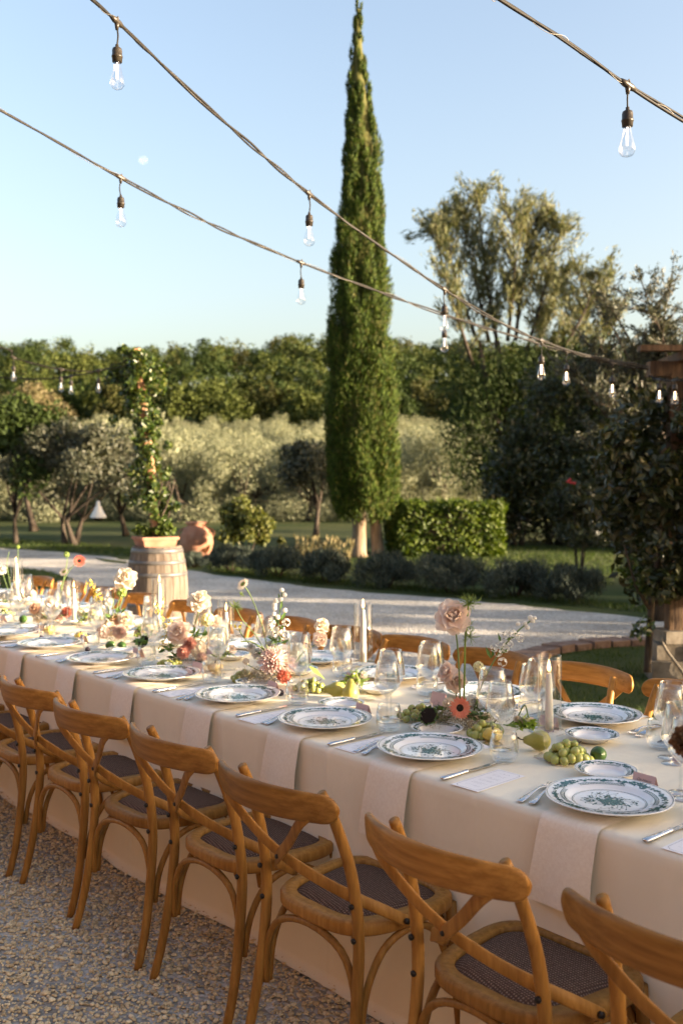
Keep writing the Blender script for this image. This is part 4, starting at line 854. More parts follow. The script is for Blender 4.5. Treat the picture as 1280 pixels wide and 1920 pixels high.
def napkin_mesh(far=False):
    b = MB(); w = .172; th = .005
    path = []
    for i in range(9): path.append((.27 - .27 * i / 8 * .93, TZ + .0045))          # distance inwards from the edge, height
    path += [(.008, TZ + .004), (-.004, TZ - .001), (-.010, TZ - .010)]
    for i in range(1, 12): path.append((-.011 - .012 * math.sin(i / 11 * 2.2) - .001 * i, TZ - .010 - .205 * i / 11))
    k = len(path); V = []
    for j, (s, z) in enumerate(path):
        ux, uz = (1, 0) if j < 10 else (0, 0)
        for i in range(9):
            q = i / 8 - .5; hang = max(0, j - 11) / 11; xx = w * q * (1 + .10 * hang) - .018 * hang + .003 * math.sin(9 * q + j * .4) * hang
            bel = .007 * math.sin(q * 7 + .6) * hang
            V.append((xx, s - bel - (.0 if j < 10 else .0), z + (.012 * q * hang)))
    F = [(j * 9 + i, j * 9 + i + 1, (j + 1) * 9 + i + 1, (j + 1) * 9 + i) for j in range(k - 1) for i in range(8)]
    b.add(V, F); return b
nb = napkin_mesh(); ME_NAP = nb.mesh('napkin', M['napkin'])

# ---------------------------------------------------------------- china
def plate_profile(R):
    return [(.0, .008), (.50 * R, .008), (.58 * R, .009), (.635 * R, .013), (.68 * R, .0185), (.75 * R, .0205), (.88 * R, .0235), (.985 * R, .0265), (1.0 * R, .0262), (.99 * R, .0238), (.86 * R, .019), (.66 * R, .011), (.52 * R, .001), (.48 * R, .0)]
def plate_z(R, r):
    pr = plate_profile(R)[:8]; return float(np.interp(r, [p[0] for p in pr], [p[1] for p in pr]))
def scallop(a, r, R): return 1.0 + (.016 * (abs(math.cos(3 * a)) ** .6 - .5)) * min(1, max(0, (r / R - .7) / .3))
def plate_thing(name, R, seed, rich=True):
    t = empty(name); pr = plate_profile(R); pr[0] = (.0005, .008); b = MB()
    b.lathe(pr, 72, 0, (0, 0, 0), False, True, lambda a, r: scallop(a, r, R)); b.build('dish', M['china'], t)
    rd = random.Random(seed); d = MB()
    def pt(x, y):
        r = math.hypot(x, y); return (x, y, plate_z(R, r) + .0007)
    def poly(P): d.add([pt(x * R, y * R) for x, y in P], [tuple(range(len(P)))], 0, False)
    def leaf(x, y, a, l, w):
        c, s = math.cos(a), math.sin(a); poly([(x + c * u * l - s * v * w, y + s * u * l + c * v * w) for u, v in ((-.5, 0), (-.15, -.5), (.2, -.35), (.5, 0), (.2, .35), (-.15, .5))])
    def line(P, w):
        for i in range(len(P) - 1):
            (x0, y0), (x1, y1) = P[i], P[i + 1]; l = math.hypot(x1 - x0, y1 - y0) + 1e-9; nx_, ny_ = -(y1 - y0) / l * w / 2, (x1 - x0) / l * w / 2
            poly([(x0 + nx_, y0 + ny_), (x0 - nx_, y0 - ny_), (x1 - nx_, y1 - ny_), (x1 + nx_, y1 + ny_)])
    def ring(r, w, a0=0, a1=6.2832, k=72, wav=0.0):
        line([((r + wav * math.sin(i * 3)) * math.cos(a0 + (a1 - a0) * i / k), (r + wav * math.sin(i * 3)) * math.sin(a0 + (a1 - a0) * i / k)) for i in range(k + 1)], w)
    ring(.965, .008)
    def bouquet(a, r, sz, nl):
        for q in range(nl):
            da = rd.gauss(0, .16 * sz); dr = rd.gauss(0, .035 * sz); rr = r + dr; aa = a + da
            leaf(rr * math.cos(aa), rr * math.sin(aa), rd.uniform(0, 6.28) if abs(da) < .1 else a + math.pi / 2 * (1 if da > 0 else -1) + rd.uniform(-.8, .8), rd.uniform(.055, .10) * sz ** .5, rd.uniform(.026, .048))
        for s in (-1, 1):
            for q in range(3):
                aa = a + s * (.20 + .09 * q) * sz; rr = r + rd.uniform(-.02, .03); leaf(rr * math.cos(aa), rr * math.sin(aa), aa + math.pi / 2 + rd.uniform(-.7, .7), .06, .022)
                leaf((rr + .03) * math.cos(aa + .03), (rr + .03) * math.sin(aa + .03), aa + rd.uniform(-.5, .5), .04, .018)
            line([((r + .01 * math.sin(j)) * math.cos(a + s * j * .06 * sz), (r + .01 * math.sin(j)) * math.sin(a + s * j * .06 * sz)) for j in range(8)], .007)
    def sprig(a, r, sz=1.0):
        for q in range(7):
            b_ = a + rd.uniform(0, 6.28); x, y = r * math.cos(a) + .032 * sz * math.cos(b_), r * math.sin(a) + .032 * sz * math.sin(b_); leaf(x, y, b_, .065 * sz, .032 * sz)
    for q in range(4): bouquet(math.pi / 2 + q * math.pi / 2, .845, 1.05, 46)
    for q in range(4):
        a = math.pi / 4 + q * math.pi / 2; bouquet(a, .84, .62, 28); sprig(a - .34, .85); sprig(a + .34, .85)
    for a0, a1 in ((.25, 1.32), (1.82, 2.9), (3.4, 4.45), (5.0, 6.0)):      # trellis band
        ring(.695, .008, a0, a1, 24); ring(.755, .008, a0, a1, 24, .006)
        k = 16
        for i in range(k):
            aa, ab = a0 + (a1 - a0) * i / k, a0 + (a1 - a0) * (i + 1) / k
            line([(.695 * math.cos(aa), .695 * math.sin(aa)), (.755 * math.cos(ab), .755 * math.sin(ab))], .006); line([(.755 * math.cos(aa), .755 * math.sin(aa)), (.695 * math.cos(ab), .695 * math.sin(ab))], .006)
    if rich:
        ring(.575, .007); ring(.555, .004)
        for q in range(170):
            r = abs(rd.gauss(0, .15)); a = rd.uniform(0, 6.28); leaf(r * math.cos(a) * 1.15, r * math.sin(a) * .95, rd.uniform(0, 6.28), rd.uniform(.06, .115), rd.uniform(.026, .048))
        for q in range(18):
            a = q * 6.283 / 18 + rd.uniform(-.1, .1); L = rd.uniform(.30, .5); line([(L * j / 6 * math.cos(a + .35 * math.sin(j * .7)), L * j / 6 * math.sin(a + .35 * math.sin(j * .7))) for j in range(1, 7)], .006)
            x, y = L * math.cos(a + .35 * math.sin(4.2)), L * math.sin(a + .35 * math.sin(4.2)); leaf(x, y, a + rd.uniform(-1, 1), .045, .024); leaf(x * .8, y * .8, a + rd.uniform(-1, 1), .04, .018)
    d.build('painted_pattern', M['motif'], t); return t
P_DIN = plate_thing('dinner_plate', .164, 3); P_BRD = plate_thing('bread_plate', .088, 5, False)

# ---------------------------------------------------------------- cutlery, cards
def loft(b, secs, n=10):
    "secs: (y, half width, half thickness, z)"
    V = []; F = []
    for (y, w, h, z) in secs:
        for j in range(n):
            a = 2 * math.pi * j / n; V.append((w * math.cos(a), y, z + h * math.sin(a)))
    for i in range(len(secs) - 1):
        for j in range(n): F.append((i * n + j, (i + 1) * n + j, (i + 1) * n + (j + 1) % n, i * n + (j + 1) % n))
    F.append(tuple(range(n))); F.append(tuple(reversed([(len(secs) - 1) * n + j for j in range(n)]))); b.add(V, F)
def make_knife():
    t = empty('table_knife'); b = MB(); loft(b, [(-.125, .004, .003, .006), (-.122, .0085, .0048, .006), (-.10, .0098, .0052, .006), (-.06, .0082, .0048, .006), (-.03, .0062, .0044, .006), (-.022, .0078, .0056, .006), (-.014, .0078, .0056, .006), (-.010, .0055, .004, .006)]); b.build('handle', M['steel'], t)
    b = MB(); out = [(-.006, -.011), (.007, -.011), (.0085, .03), (.0085, .09), (.005, .118), (-.003, .13), (-.0062, .128), (-.0065, .05)]
    b.add([(x, y, z) for z in (.0048, .0066) for x, y in out], [tuple(reversed(range(8))), tuple(range(8, 16))] + [(i, (i + 1) % 8, 8 + (i + 1) % 8, 8 + i) for i in range(8)], 0, False); b.build('blade', M['steel'], t); return t
def make_fork(L=1.0):
    t = empty('table_fork'); b = MB(); loft(b, [(-.10 * L, .004, .002, .004), (-.097 * L, .0095, .0025, .004), (-.075 * L, .0105, .0025, .005), (-.03 * L, .0055, .0023, .009), (.01 * L, .0035, .0025, .012), (.035 * L, .0045, .0022, .011), (.045 * L, .0105, .0018, .009), (.058 * L, .0125, .0016, .006)]); b.build('handle', M['steel'], t)
    b = MB()
    for k in range(4):
        x = -.0105 + .007 * k; P = [(x, .055 * L, .0065), (x, .08 * L, .004), (x, .10 * L, .0065)]; b.tube(P, [.0021, .0018, .0009], 6)
    b.build('tines', M['steel'], t); return t
P_KNIFE = make_knife(); P_FORK = make_fork(); P_FORK2 = make_fork(.9); P_FORK2.name = 'salad_fork'
def scribble(b, x0, x1, y, amp, rd, w=.0007, z=.001):
    n = int((x1 - x0) / .0035); P = []
    for i in range(n + 1): P.append((x0 + (x1 - x0) * i / n + rd.uniform(-.0012, .0012), y + rd.uniform(-amp, amp)))
    for i in range(n):
        if rd.random() < .12: continue
        (xa, ya), (xb, yb) = P[i], P[i + 1]; l = math.hypot(xb - xa, yb - ya) + 1e-9; nx_, ny_ = -(yb - ya) / l * w / 2, (xb - xa) / l * w / 2
        b.add([(xa + nx_, ya + ny_, z), (xa - nx_, ya - ny_, z), (xb - nx_, yb - ny_, z), (xb + nx_, yb + ny_, z)], [(0, 1, 2, 3)], 0, False)
def make_menu():
    t = empty('menu_card'); b = MB(); b.box((0, 0, .0006), (.096, .215, .0012)); b.build('card', M['paper'], t); b = MB(); rd = random.Random(4)
    X, Y, z, w, c = .041, .1, .0016, .0009, .010
    P = [(-X + c, -Y), (X - c, -Y), (X - c * .6, -Y + c * .6), (X, -Y + c), (X, Y - c), (X - c * .6, Y - c * .6), (X - c, Y), (-X + c, Y), (-X + c * .6, Y - c * .6), (-X, Y - c), (-X, -Y + c), (-X + c * .6, -Y + c * .6)]
    for i in range(12):
        (xa, ya), (xb, yb) = P[i], P[(i + 1) % 12]; l = math.hypot(xb - xa, yb - ya); nx_, ny_ = -(yb - ya) / l * w / 2, (xb - xa) / l * w / 2
        b.add([(xa + nx_, ya + ny_, z), (xa - nx_, ya - ny_, z), (xb - nx_, yb - ny_, z), (xb + nx_, yb + ny_, z)], [(0, 1, 2, 3)], 0, False)
    for i, y in enumerate((.075, .052, .044, .022, .014, -.008, -.016, -.038, -.046, -.07)): scribble(b, -.024 if i else -.016, .024 if i else .016, y, .002 if i else .004, rd, .0006, .0016)
    b.build('printing', M['ink'], t); return t
def make_card(seed, flat=False, lines=2, words=None):
    t = empty('place_card'); b = MB(); w, h = .072, .046; rd = random.Random(seed)
    if flat: b.box((0, 0, .001), (w, h, .002))
    else: b.add([(-w / 2, 0, 0), (w / 2, 0, 0), (w / 2, .012, h), (-w / 2, .012, h), (-w / 2, .03, 0), (w / 2, .03, 0)], [(0, 1, 2, 3), (3, 2, 5, 4)], 0, False)
    b.build('card', M['paper'] if flat else M['pink_card'], t); q = MB()
    for i in range(lines if not words else 0): scribble(q, -.014 if i == 0 else -.024, .016 if i == 0 else .026, .006 - .013 * i, .003, rd, .0009, 0.0)
    o = q.build('handwriting', M['ink'], t)
    for i, wd in enumerate(words or ()):
        cu = bpy.data.curves.new('handwriting', 'FONT'); cu.body = wd; cu.size = .0105; cu.shear = .45; cu.align_x = 'CENTER'; to = bpy.data.objects.new('tmp', cu); COL.objects.link(to); bpy.context.view_layer.update()
        me = bpy.data.meshes.new_from_object(to.evaluated_get(bpy.context.evaluated_depsgraph_get())); bpy.data.objects.remove(to); n0 = len(q.v)
        q.add([(v.co.x, v.co.y + .004 - .014 * i, 0) for v in me.vertices], [tuple(p.vertices) for p in me.polygons], 0, False)
    if words: o.data = q.mesh('handwriting', M['ink'])
    if flat: o.location = (0, 0, .0028)
    else: o.rotation_euler = (math.atan2(h, .012), 0, 0); o.location = (0, .006 - .0007, h / 2 + .0002)
    return t
P_MENU = make_menu(); P_CARD = make_card(1)

# ---------------------------------------------------------------- glassware
def make_wine(h, rmax, rrim, name):
    t = empty(name); st = h * .40; b = MB()
    b.lathe([(.001, .004), (.012, .0045), (.030, .002), (.0345, .0008), (.0345, 0), (.001, 0)], 28); b.build('foot', M['glass'], t)
    b = MB(); b.lathe([(.0075, .004), (.0045, .012), (.0037, .03), (.0036, st - .012), (.0055, st)], 12); b.build('stem', M['glass'], t)
    hb = h - st; b = MB(); b.lathe([(.0008, st), (.010, st + .003), (rmax * .55, st + hb * .14), (rmax * .93, st + hb * .30), (rmax, st + hb * .37), (rmax * .985, st + hb * .43), ((rmax + rrim) / 2, st + hb * .72), (rrim, h - .001), (rrim - .0009, h), (rrim - .0018, h - .001), ((rmax + rrim) / 2 - .0016, st + hb * .72), (rmax - .0018, st + hb * .42), (rmax - .002, st + hb * .37), (rmax * .91, st + hb * .315), (rmax * .5, st + hb * .17), (.0008, st + .012)], 36); b.build('bowl', M['glass'], t); return t
P_WINE = make_wine(.246, .0525, .0395, 'wine_glass'); P_WATER = make_wine(.216, .047, .0352, 'white_wine_glass')
def make_tumbler():
    t = empty('water_tumbler'); b = MB()
    b.lathe([(.001, 0), (.026, 0), (.034, .004), (.0425, .022), (.0445, .042), (.0415, .07), (.0375, .09), (.0368, .0905), (.036, .09), (.040, .07), (.043, .042), (.041, .024), (.032, .013), (.018, .009), (.001, .008)], 36); b.build('bowl', M['glass'], t); return t
P_TUMB = make_tumbler()
def make_hurricane(sh):
    t = empty('candle_holder'); b = MB()
    if sh > .1: pr = [(.001, 0), (.044, 0), (.045, .004), (.020, .010), (.011, .022), (.010, .040), (.020, .052), (.0225, .066), (.019, .080), (.010, .090), (.013, sh - .016), (.018, sh - .010), (.046, sh - .005), (.048, sh), (.046, sh + .004), (.001, sh + .004)]
    else: pr = [(.001, 0), (.046, 0), (.047, .004), (.022, .010), (.012, .022), (.016, .040), (.022, sh - .014), (.046, sh - .005), (.048, sh), (.046, sh + .004), (.001, sh + .004)]
    b.lathe(pr, 28); b.build('stand', M['hurricane'], t)
    b = MB(); b.lathe([(.0155, sh + .004), (.016, sh + .03), (.014, sh + .031)], 16); b.build('cup', M['hurricane'], t)
    b = MB(); b.lathe([(.0365, sh + .004), (.0365, sh + .2335), (.0358, sh + .2345), (.0350, sh + .2335), (.0350, sh + .004)], 36); b.build('chimney', M['hurricane'], t); return t
def make_candle(h):
    t = empty('taper_candle'); b = MB(); b.lathe([(.001, 0), (.0130, 0), (.0125, h * .3), (.0100, h * .8), (.0075, h - .004), (.005, h), (.001, h - .001)], 16); b.build('wax', M['wax'], t)
    b = MB(); b.tube([(0, 0, h - .002), (.001, 0, h + .008)], .0009, 5); b.build('wick', M['wick'], t)
    b = MB(); b.lathe([(.0005, h + .004), (.0045, h + .009), (.0060, h + .016), (.0042, h + .027), (.0018, h + .038), (.0002, h + .044)], 10); b.build('flame', M['flame'], t); return t
P_HT = make_hurricane(.142); P_HS = make_hurricane(.082); P_CA = make_candle(.205); P_CB = make_candle(.175)

placed = set()
def put(p, x, y, z, rz, label, cat, group=None):
    o = copy_tree(p) if p.name in placed else p
    placed.add(p.name)
    o.location = (x, y, z); o.rotation_euler = (0, 0, rz); tag(o, label, cat, group); return o
near_x = [-1.476, -2.124, -2.624, -3.150, -3.715, -4.235, -4.80, -5.31, -5.84, -6.37, -6.90, -7.43]
for i, x in enumerate(near_x + [-.93]):
    w = '%s place from the right, near side' % ORD[i] if x < -1 else 'near-side place just beyond the right edge'; j = lambda s=.008: random.uniform(-s, s)
    nap = mesh_obj('napkin', ME_NAP, None, (x + j(), YN, 0)); tag(nap, 'pink linen napkin hanging off the table, ' + w, 'napkin', 'napkins hanging off the near side')
    y = 2.225 + j(.006)
    put(P_DIN, x, y, TZ + .0095, random.uniform(-.3, .3), 'green floral dinner plate, ' + w, 'plate', 'dinner plates')
    put(P_BRD, x - .16 + j(), y + .215 + j(), TZ + .002, random.uniform(0, 6), 'small green floral bread plate, ' + w, 'plate', 'bread plates')
    put(P_KNIFE, x + .205 + j(), 2.19 + j(), TZ + .001, random.uniform(-.05, .05), 'steel table knife, ' + w, 'knife', 'knives')
    put(P_FORK, x - .20 + j(.004), 2.17 + j(), TZ + .001, .22 + j(.04), 'longer steel fork, ' + w, 'fork', 'forks')
    put(P_FORK2, x - .172 + j(.004), 2.162 + j(), TZ + .0025, .30 + j(.04), 'shorter inner steel fork, ' + w, 'fork', 'forks')
    put(P_MENU, x + .285 + j(), 2.172 + j(), TZ + .001, random.uniform(-.05, .05), 'white printed menu card, ' + w, 'menu card', 'menu cards')
    if i != 1: put(P_CARD if i else make_card(2, False, 2, ('Dai Hoang', 'Nguyen Lombardo')), x - .03 + j(.015), y + .19 + j(), TZ + .001, random.uniform(-.15, .1), 'pink handwritten place card, ' + w, 'place card', 'place cards')
    put(P_WINE, x + .045 + j(.012), y + .262 + j(.012), TZ + .001, 0, 'larger wine glass, ' + w, 'wine glass', 'wine glasses')
    put(P_WATER, x + .098 + j(.01), y + .215 + j(.01), TZ + .001, 0, 'smaller wine glass, ' + w, 'wine glass', 'wine glasses')
    put(P_TUMB, x + .190 + j(.008), y + .132 + j(.008), TZ + .001, 0, 'round-bellied water tumbler, ' + w, 'tumbler', 'water tumblers')
put(make_card(9, True, 1), -2.10, 2.43, TZ + .001, -.35, 'white place card lying flat beside the second near plate', 'place card', 'place cards')
far_x = [-1.53, -2.045, -2.56, -3.07, -3.58, -4.09, -4.60, -5.12, -5.64, -6.2, -6.75, -7.3, -7.85]
for i, x in enumerate(far_x + [-1.0]):
    w = '%s place from the right, far side' % ORD[i] if x < -1.2 else 'far-side place just beyond the right edge'; j = lambda s=.008: random.uniform(-s, s)
    nap = mesh_obj('napkin', ME_NAP, None, (x + j(), YF, 0)); nap.rotation_euler = (0, 0, math.pi); tag(nap, 'pink linen napkin under the plate, ' + w, 'napkin', 'napkins on the far side')
    y = 2.985 + j(.006)
    put(P_DIN, x, y, TZ + .0095, math.pi + random.uniform(-.3, .3), 'green floral dinner plate, ' + w, 'plate', 'dinner plates')
    put(P_BRD, x + .15 + j(), y - .235 + j(), TZ + .002, random.uniform(0, 6), 'small green floral bread plate, ' + w, 'plate', 'bread plates')
    put(P_FORK, x + .205 + j(.004), 3.0 + j(), TZ + .001, math.pi + .1 + j(.1), 'longer steel fork, ' + w, 'fork', 'forks')
    put(P_FORK2, x + .178 + j(.004), 3.005 + j(), TZ + .0025, math.pi + .1 + j(.1), 'shorter inner steel fork, ' + w, 'fork', 'forks')
    put(P_KNIFE, x - .205 + j(), 3.0 + j(), TZ + .001, math.pi + j(.05), 'steel table knife, ' + w, 'knife', 'knives')
    if i < 6: put(P_CARD, x - .03 + j(.015), y - .20 + j(), TZ + .001, math.pi + random.uniform(-.15, .1), 'pink handwritten place card, ' + w, 'place card', 'place cards')
    put(P_WINE, x - .045 + j(.012), y - .255 + j(.012), TZ + .001, 0, 'larger wine glass, ' + w, 'wine glass', 'wine glasses')
    put(P_WATER, x - .105 + j(.01), y - .215 + j(.01), TZ + .001, 0, 'smaller wine glass, ' + w, 'wine glass', 'wine glasses')
    put(P_TUMB, x - .180 + j(.008), y - .130 + j(.008), TZ + .001, 0, 'round-bellied water tumbler, ' + w, 'tumbler', 'water tumblers')
for i, (px, d, tall) in enumerate(((1032, 3.05, 0), (681, 3.88, 1), (423, 4.5, 0), (297, 4.9, 1), (137, 5.5, 0), (30, 6.1, 1))):
    p = spot(px, d); w = '%s candle from the right' % ORD[i]; sh = .142 if tall else .082
    put(P_HT if tall else P_HS, p.x, p.y, TZ + .001, 0, ('tall' if tall else 'short') + '-stemmed glass candle holder with clear chimney, ' + w, 'candle holder', 'glass candle holders')
    c = put(P_CA if tall else P_CB, p.x, p.y, TZ + .001 + sh + .005, 0, 'lit ivory taper inside its glass chimney, ' + w, 'candle', 'taper candles')
    c.rotation_euler = (random.uniform(-.015, .015), random.uniform(-.015, .015), 0)
# ---------------------------------------------------------------- flowers
def petal_mat(name, a, b, tr=.45, c3=None):
    return mat(name, a, .55, spec=.25, island=[a, b] if c3 is None else [a, b, c3], trans=(tr, (1.0, .95, .85)))
M['p_blush'] = petal_mat('blush_petal', (.89, .755, .68), (.90, .80, .74)); M['p_cream'] = petal_mat('cream_petal', (.84, .76, .64), (.86, .80, .70))
M['p_pink'] = petal_mat('pink_petal', (.86, .64, .62), (.88, .73, .69), .4, (.90, .80, .72)); M['p_coral'] = petal_mat('coral_petal', (.76, .25, .17), (.80, .36, .26))
M['p_rosy'] = petal_mat('dusty_rose_petal', (.72, .36, .31), (.78, .47, .40)); M['p_red'] = petal_mat('red_coral_petal', (.75, .15, .10), (.80, .22, .16))
M['p_white'] = petal_mat('white_petal', (.80, .80, .78), (.84, .84, .82)); M['p_yellow'] = petal_mat('yellow_petal', (.78, .60, .08), (.82, .70, .16)); M['p_peach'] = petal_mat('peach_petal', (.82, .55, .38), (.84, .66, .50))
M['p_lemon'] = petal_mat('lemon_petal', (.82, .80, .48), (.84, .82, .62))
M['stemgreen'] = mat('stem_green', (.10, .17, .04), .5, col2=(.16, .23, .07), nscale=20); M['leafgreen'] = mat('leaf_green', (.08, .15, .03), .45, spec=.4, island=[(.06, .12, .025), (.11, .19, .045)], trans=(.3, (1.2, 1.3, .5)))
M['limegreen'] = mat('fresh_green', (.24, .34, .06), .5, island=[(.20, .30, .05), (.30, .38, .10)], trans=(.4, (1.1, 1.2, .5)))
M['dark_disc'] = mat('dark_disc', (.012, .009, .008), .9, spec=.1, col2=(.03, .022, .016), nscale=300); M['moss'] = mat('dried_moss', (.30, .24, .15), .9, spec=.1, island=[(.24, .18, .11), (.38, .31, .21), (.30, .27, .15)])
M['grape'] = mat('green_grape', (.34, .38, .09), .22, spec=.5, col2=(.42, .43, .13), nscale=30, sss=.5, coat=.1); M['pear'] = mat('pear_skin', (.40, .36, .07), .35, spec=.4, col2=(.52, .46, .12), nscale=18, bump=.03, bscale=120)
M['gpear'] = mat('green_pear_skin', (.30, .29, .05), .38, spec=.4, col2=(.40, .36, .09), nscale=25); M['lime'] = mat('lime_skin', (.035, .085, .012), .35, spec=.45, col2=(.05, .11, .02), nscale=20, bump=.1, bscale=160)
M['gourd'] = mat('yellow_gourd', (.66, .46, .06), .4, col2=(.72, .58, .16), nscale=12); M['fig'] = mat('dark_fig', (.03, .02, .03), .5)
M['peel'] = mat('peach_tomato', (.70, .42, .14), .3, col2=(.66, .52, .2), nscale=12)

def petal(b, c, out, up, L, W, curl, cup, mi=0, tipw=.6, ruff=0.0, n=3):
    "one curved petal growing from c along `out`, face towards `up`"
    out = out.normalized(); side = out.cross(up).normalized(); up = side.cross(out)
    V = []; m = 4
    for i in range(m + 1):
        s = i / m; w = W * (math.sin(math.pi * (.12 + .80 * s ** .9)) ** .8) * (1 if s < .99 else tipw)
        x = L * s; z = curl * L * s * s
        for j in range(n):
            q = -1 + 2 * j / (n - 1); zz = z + cup * W * q * q + ruff * W * math.sin(5 * q + 7 * s + c.x * 900) * s
            V.append(c + out * x + side * (w * q * .5) + up * zz)
    F = [(i * n + j, i * n + j + 1, (i + 1) * n + j + 1, (i + 1) * n + j) for i in range(m) for j in range(n - 1)]
    b.add(V, F, mi)
def ring_dir(a, el): return Vector((math.cos(a) * math.cos(el), math.sin(a) * math.cos(el), math.sin(el)))
def rose_mesh(m, rd, open_=1.0):
    b = MB(); k = 0
    for r0, el, L, W, cup, nn in ((.05, 1.45, .55, .42, .55, 3), (.10, 1.32, .62, .55, .5, 4), (.16, 1.12, .70, .70, .42, 5), (.20, .86, .80, .86, .34, 6), (.22, .52, .92, 1.0, .24, 6), (.2, .16, 1.0, 1.08, .14, 7), (.16, -.22, .95, 1.05, .08, 6)):
        for i in range(nn):
            a = k * 2.39996 + rd.uniform(-.15, .15); k += 1; d = ring_dir(a, el * (1 if el > 0 else open_)); rad = Vector((math.cos(a), math.sin(a), 0)); upv = (UP * math.cos(el) - rad * math.sin(el))
            petal(b, rad * r0 * .6 + UP * (-.12), d, upv, L * rd.uniform(.88, 1.08), W, -.10 + .28 * max(0, math.sin(el)) - (.22 if el < .6 else 0), cup, 0, .75, .03)
    return b.mesh('rose', m)
def dahlia_mesh(m, rd, layers=8, W=.24):
    b = MB(); k = 0
    for q in range(layers):
        f = q / (layers - 1); el = 1.45 - 1.65 * f; nn = 6 + int(9 * f)
        for i in range(nn):
            a = k * 2.39996; k += 1; d = ring_dir(a, el); rad = Vector((math.cos(a), math.sin(a), 0)); upv = UP * math.cos(el) - rad * math.sin(el)
            petal(b, UP * -.1 + rad * .05, d, upv, (.55 + .45 * f) * rd.uniform(.9, 1.08), W * (.8 + .4 * f), .10, .55, 0, .25)
    return b.mesh('dahlia', m)
def carnation_mesh(m, rd):
    b = MB()
    for i in range(52):
        a = i * 2.39996; el = 1.45 - 1.6 * (i / 51) ** .8; d = ring_dir(a, el); rad = Vector((math.cos(a), math.sin(a), 0)); upv = UP * math.cos(el) - rad * math.sin(el)
        petal(b, rad * .03 + UP * -.2, d, upv, rd.uniform(.8, 1.02), rd.uniform(.4, .62), .05, .1, 0, 1.2, .22, 5)
    return b.mesh('carnation', m)
def gerbera_mesh(m, rd, disc=M['dark_disc'], n1=24, L=1.0):
    b = MB()
    for rr, el, l in ((.22, .10, L), (.18, .28, L * .85)):
        for i in range(n1):
            a = 6.2832 * (i + (.5 if rr < .2 else 0)) / n1 + rd.uniform(-.05, .05); d = ring_dir(a, el + rd.uniform(-.05, .05)); petal(b, Vector((math.cos(a), math.sin(a), 0)) * rr * .5, d, UP, l * rd.uniform(.9, 1.02), .24, -.06, .1, 0, .35)
    b.lathe([(.36, .02), (.33, .10), (.18, .15), (.001, .12)], 16, 1)
    return b.mesh('gerbera', [m, disc])
def sunflower_mesh(rd):
    b = MB()
    for i in range(26):
        a = i * 2.39996; el = -.1 + .25 * (i % 3) / 2; petal(b, Vector((math.cos(a), math.sin(a), 0)) * .65, ring_dir(a, el), UP, rd.uniform(.4, .62), .3, .12, .2, 1, .15)
    b.lathe([(.98, -.05), (1.0, .05), (.7, .12), (.001, .08)], 22, 0); b.lathe([(1.02, -.04), (.7, -.25), (.001, -.3)], 18, 1); return b.mesh('sunflower_head', [M['dark_disc'], M['leafgreen']])
def cluster_mesh(m, rd, nb=26, pet=4):
    "hydrangea or ranunculus ball of small florets"
    b = MB()
    for i in range(nb):
        z = 1 - 1.6 * (i + .5) / nb; r = math.sqrt(max(0, 1 - z * z)); a = i * 2.39996; nrm = Vector((r * math.cos(a), r * math.sin(a), z)); s = nrm.cross(Vector((.3, .2, 1))).normalized(); t_ = nrm.cross(s)
        for q in range(pet):
            w = q * 6.2832 / pet + rd.uniform(0, 1); d = (s * math.cos(w) + t_ * math.sin(w) + nrm * .25); petal(b, nrm * .72, d, nrm, .42, .42, .05, .1)
    return b.mesh('floret_ball', m)
rdF = random.Random(11)
FL = {'rose_blush': rose_mesh(M['p_blush'], rdF), 'rose_cream': rose_mesh(M['p_cream'], rdF), 'rose_white': rose_mesh(M['p_white'], rdF), 'rose_coral': rose_mesh(M['p_rosy'], rdF), 'rose_peach': rose_mesh(M['p_peach'], rdF), 'dahlia': dahlia_mesh(M['p_pink'], rdF), 'carn_coral': carnation_mesh(M['p_coral'], rdF), 'carn_rosy': carnation_mesh(M['p_rosy'], rdF), 'carn_pink': carnation_mesh(M['p_pink'], rdF), 'gerbera': gerbera_mesh(M['p_coral'], rdF), 'gerbera_red': gerbera_mesh(M['p_red'], rdF),
      'scabiosa': gerbera_mesh(M['p_cream'], rdF, M['limegreen'], 16, .9), 'sunflower': sunflower_mesh(rdF), 'hyd_cream': cluster_mesh(M['p_cream'], rdF), 'hyd_pink': cluster_mesh(M['p_blush'], rdF), 'ran_lemon': cluster_mesh(M['p_lemon'], rdF, 22, 5), 'yellow': cluster_mesh(M['p_yellow'], rdF, 7, 4), 'pod': cluster_mesh(M['limegreen'], rdF, 18, 5), 'bud_peach': cluster_mesh(M['p_peach'], rdF, 5, 4)}
PN = {'rose': 'rose', 'dahlia': 'dahlia', 'carn': 'carnation', 'gerbera': 'gerbera', 'scabiosa': 'scabiosa', 'sunflower': 'sunflower_head', 'hyd': 'hydrangea', 'ran': 'ranunculus', 'yellow': 'yellow_blossom', 'pod': 'seed_pod', 'bud': 'bud'}
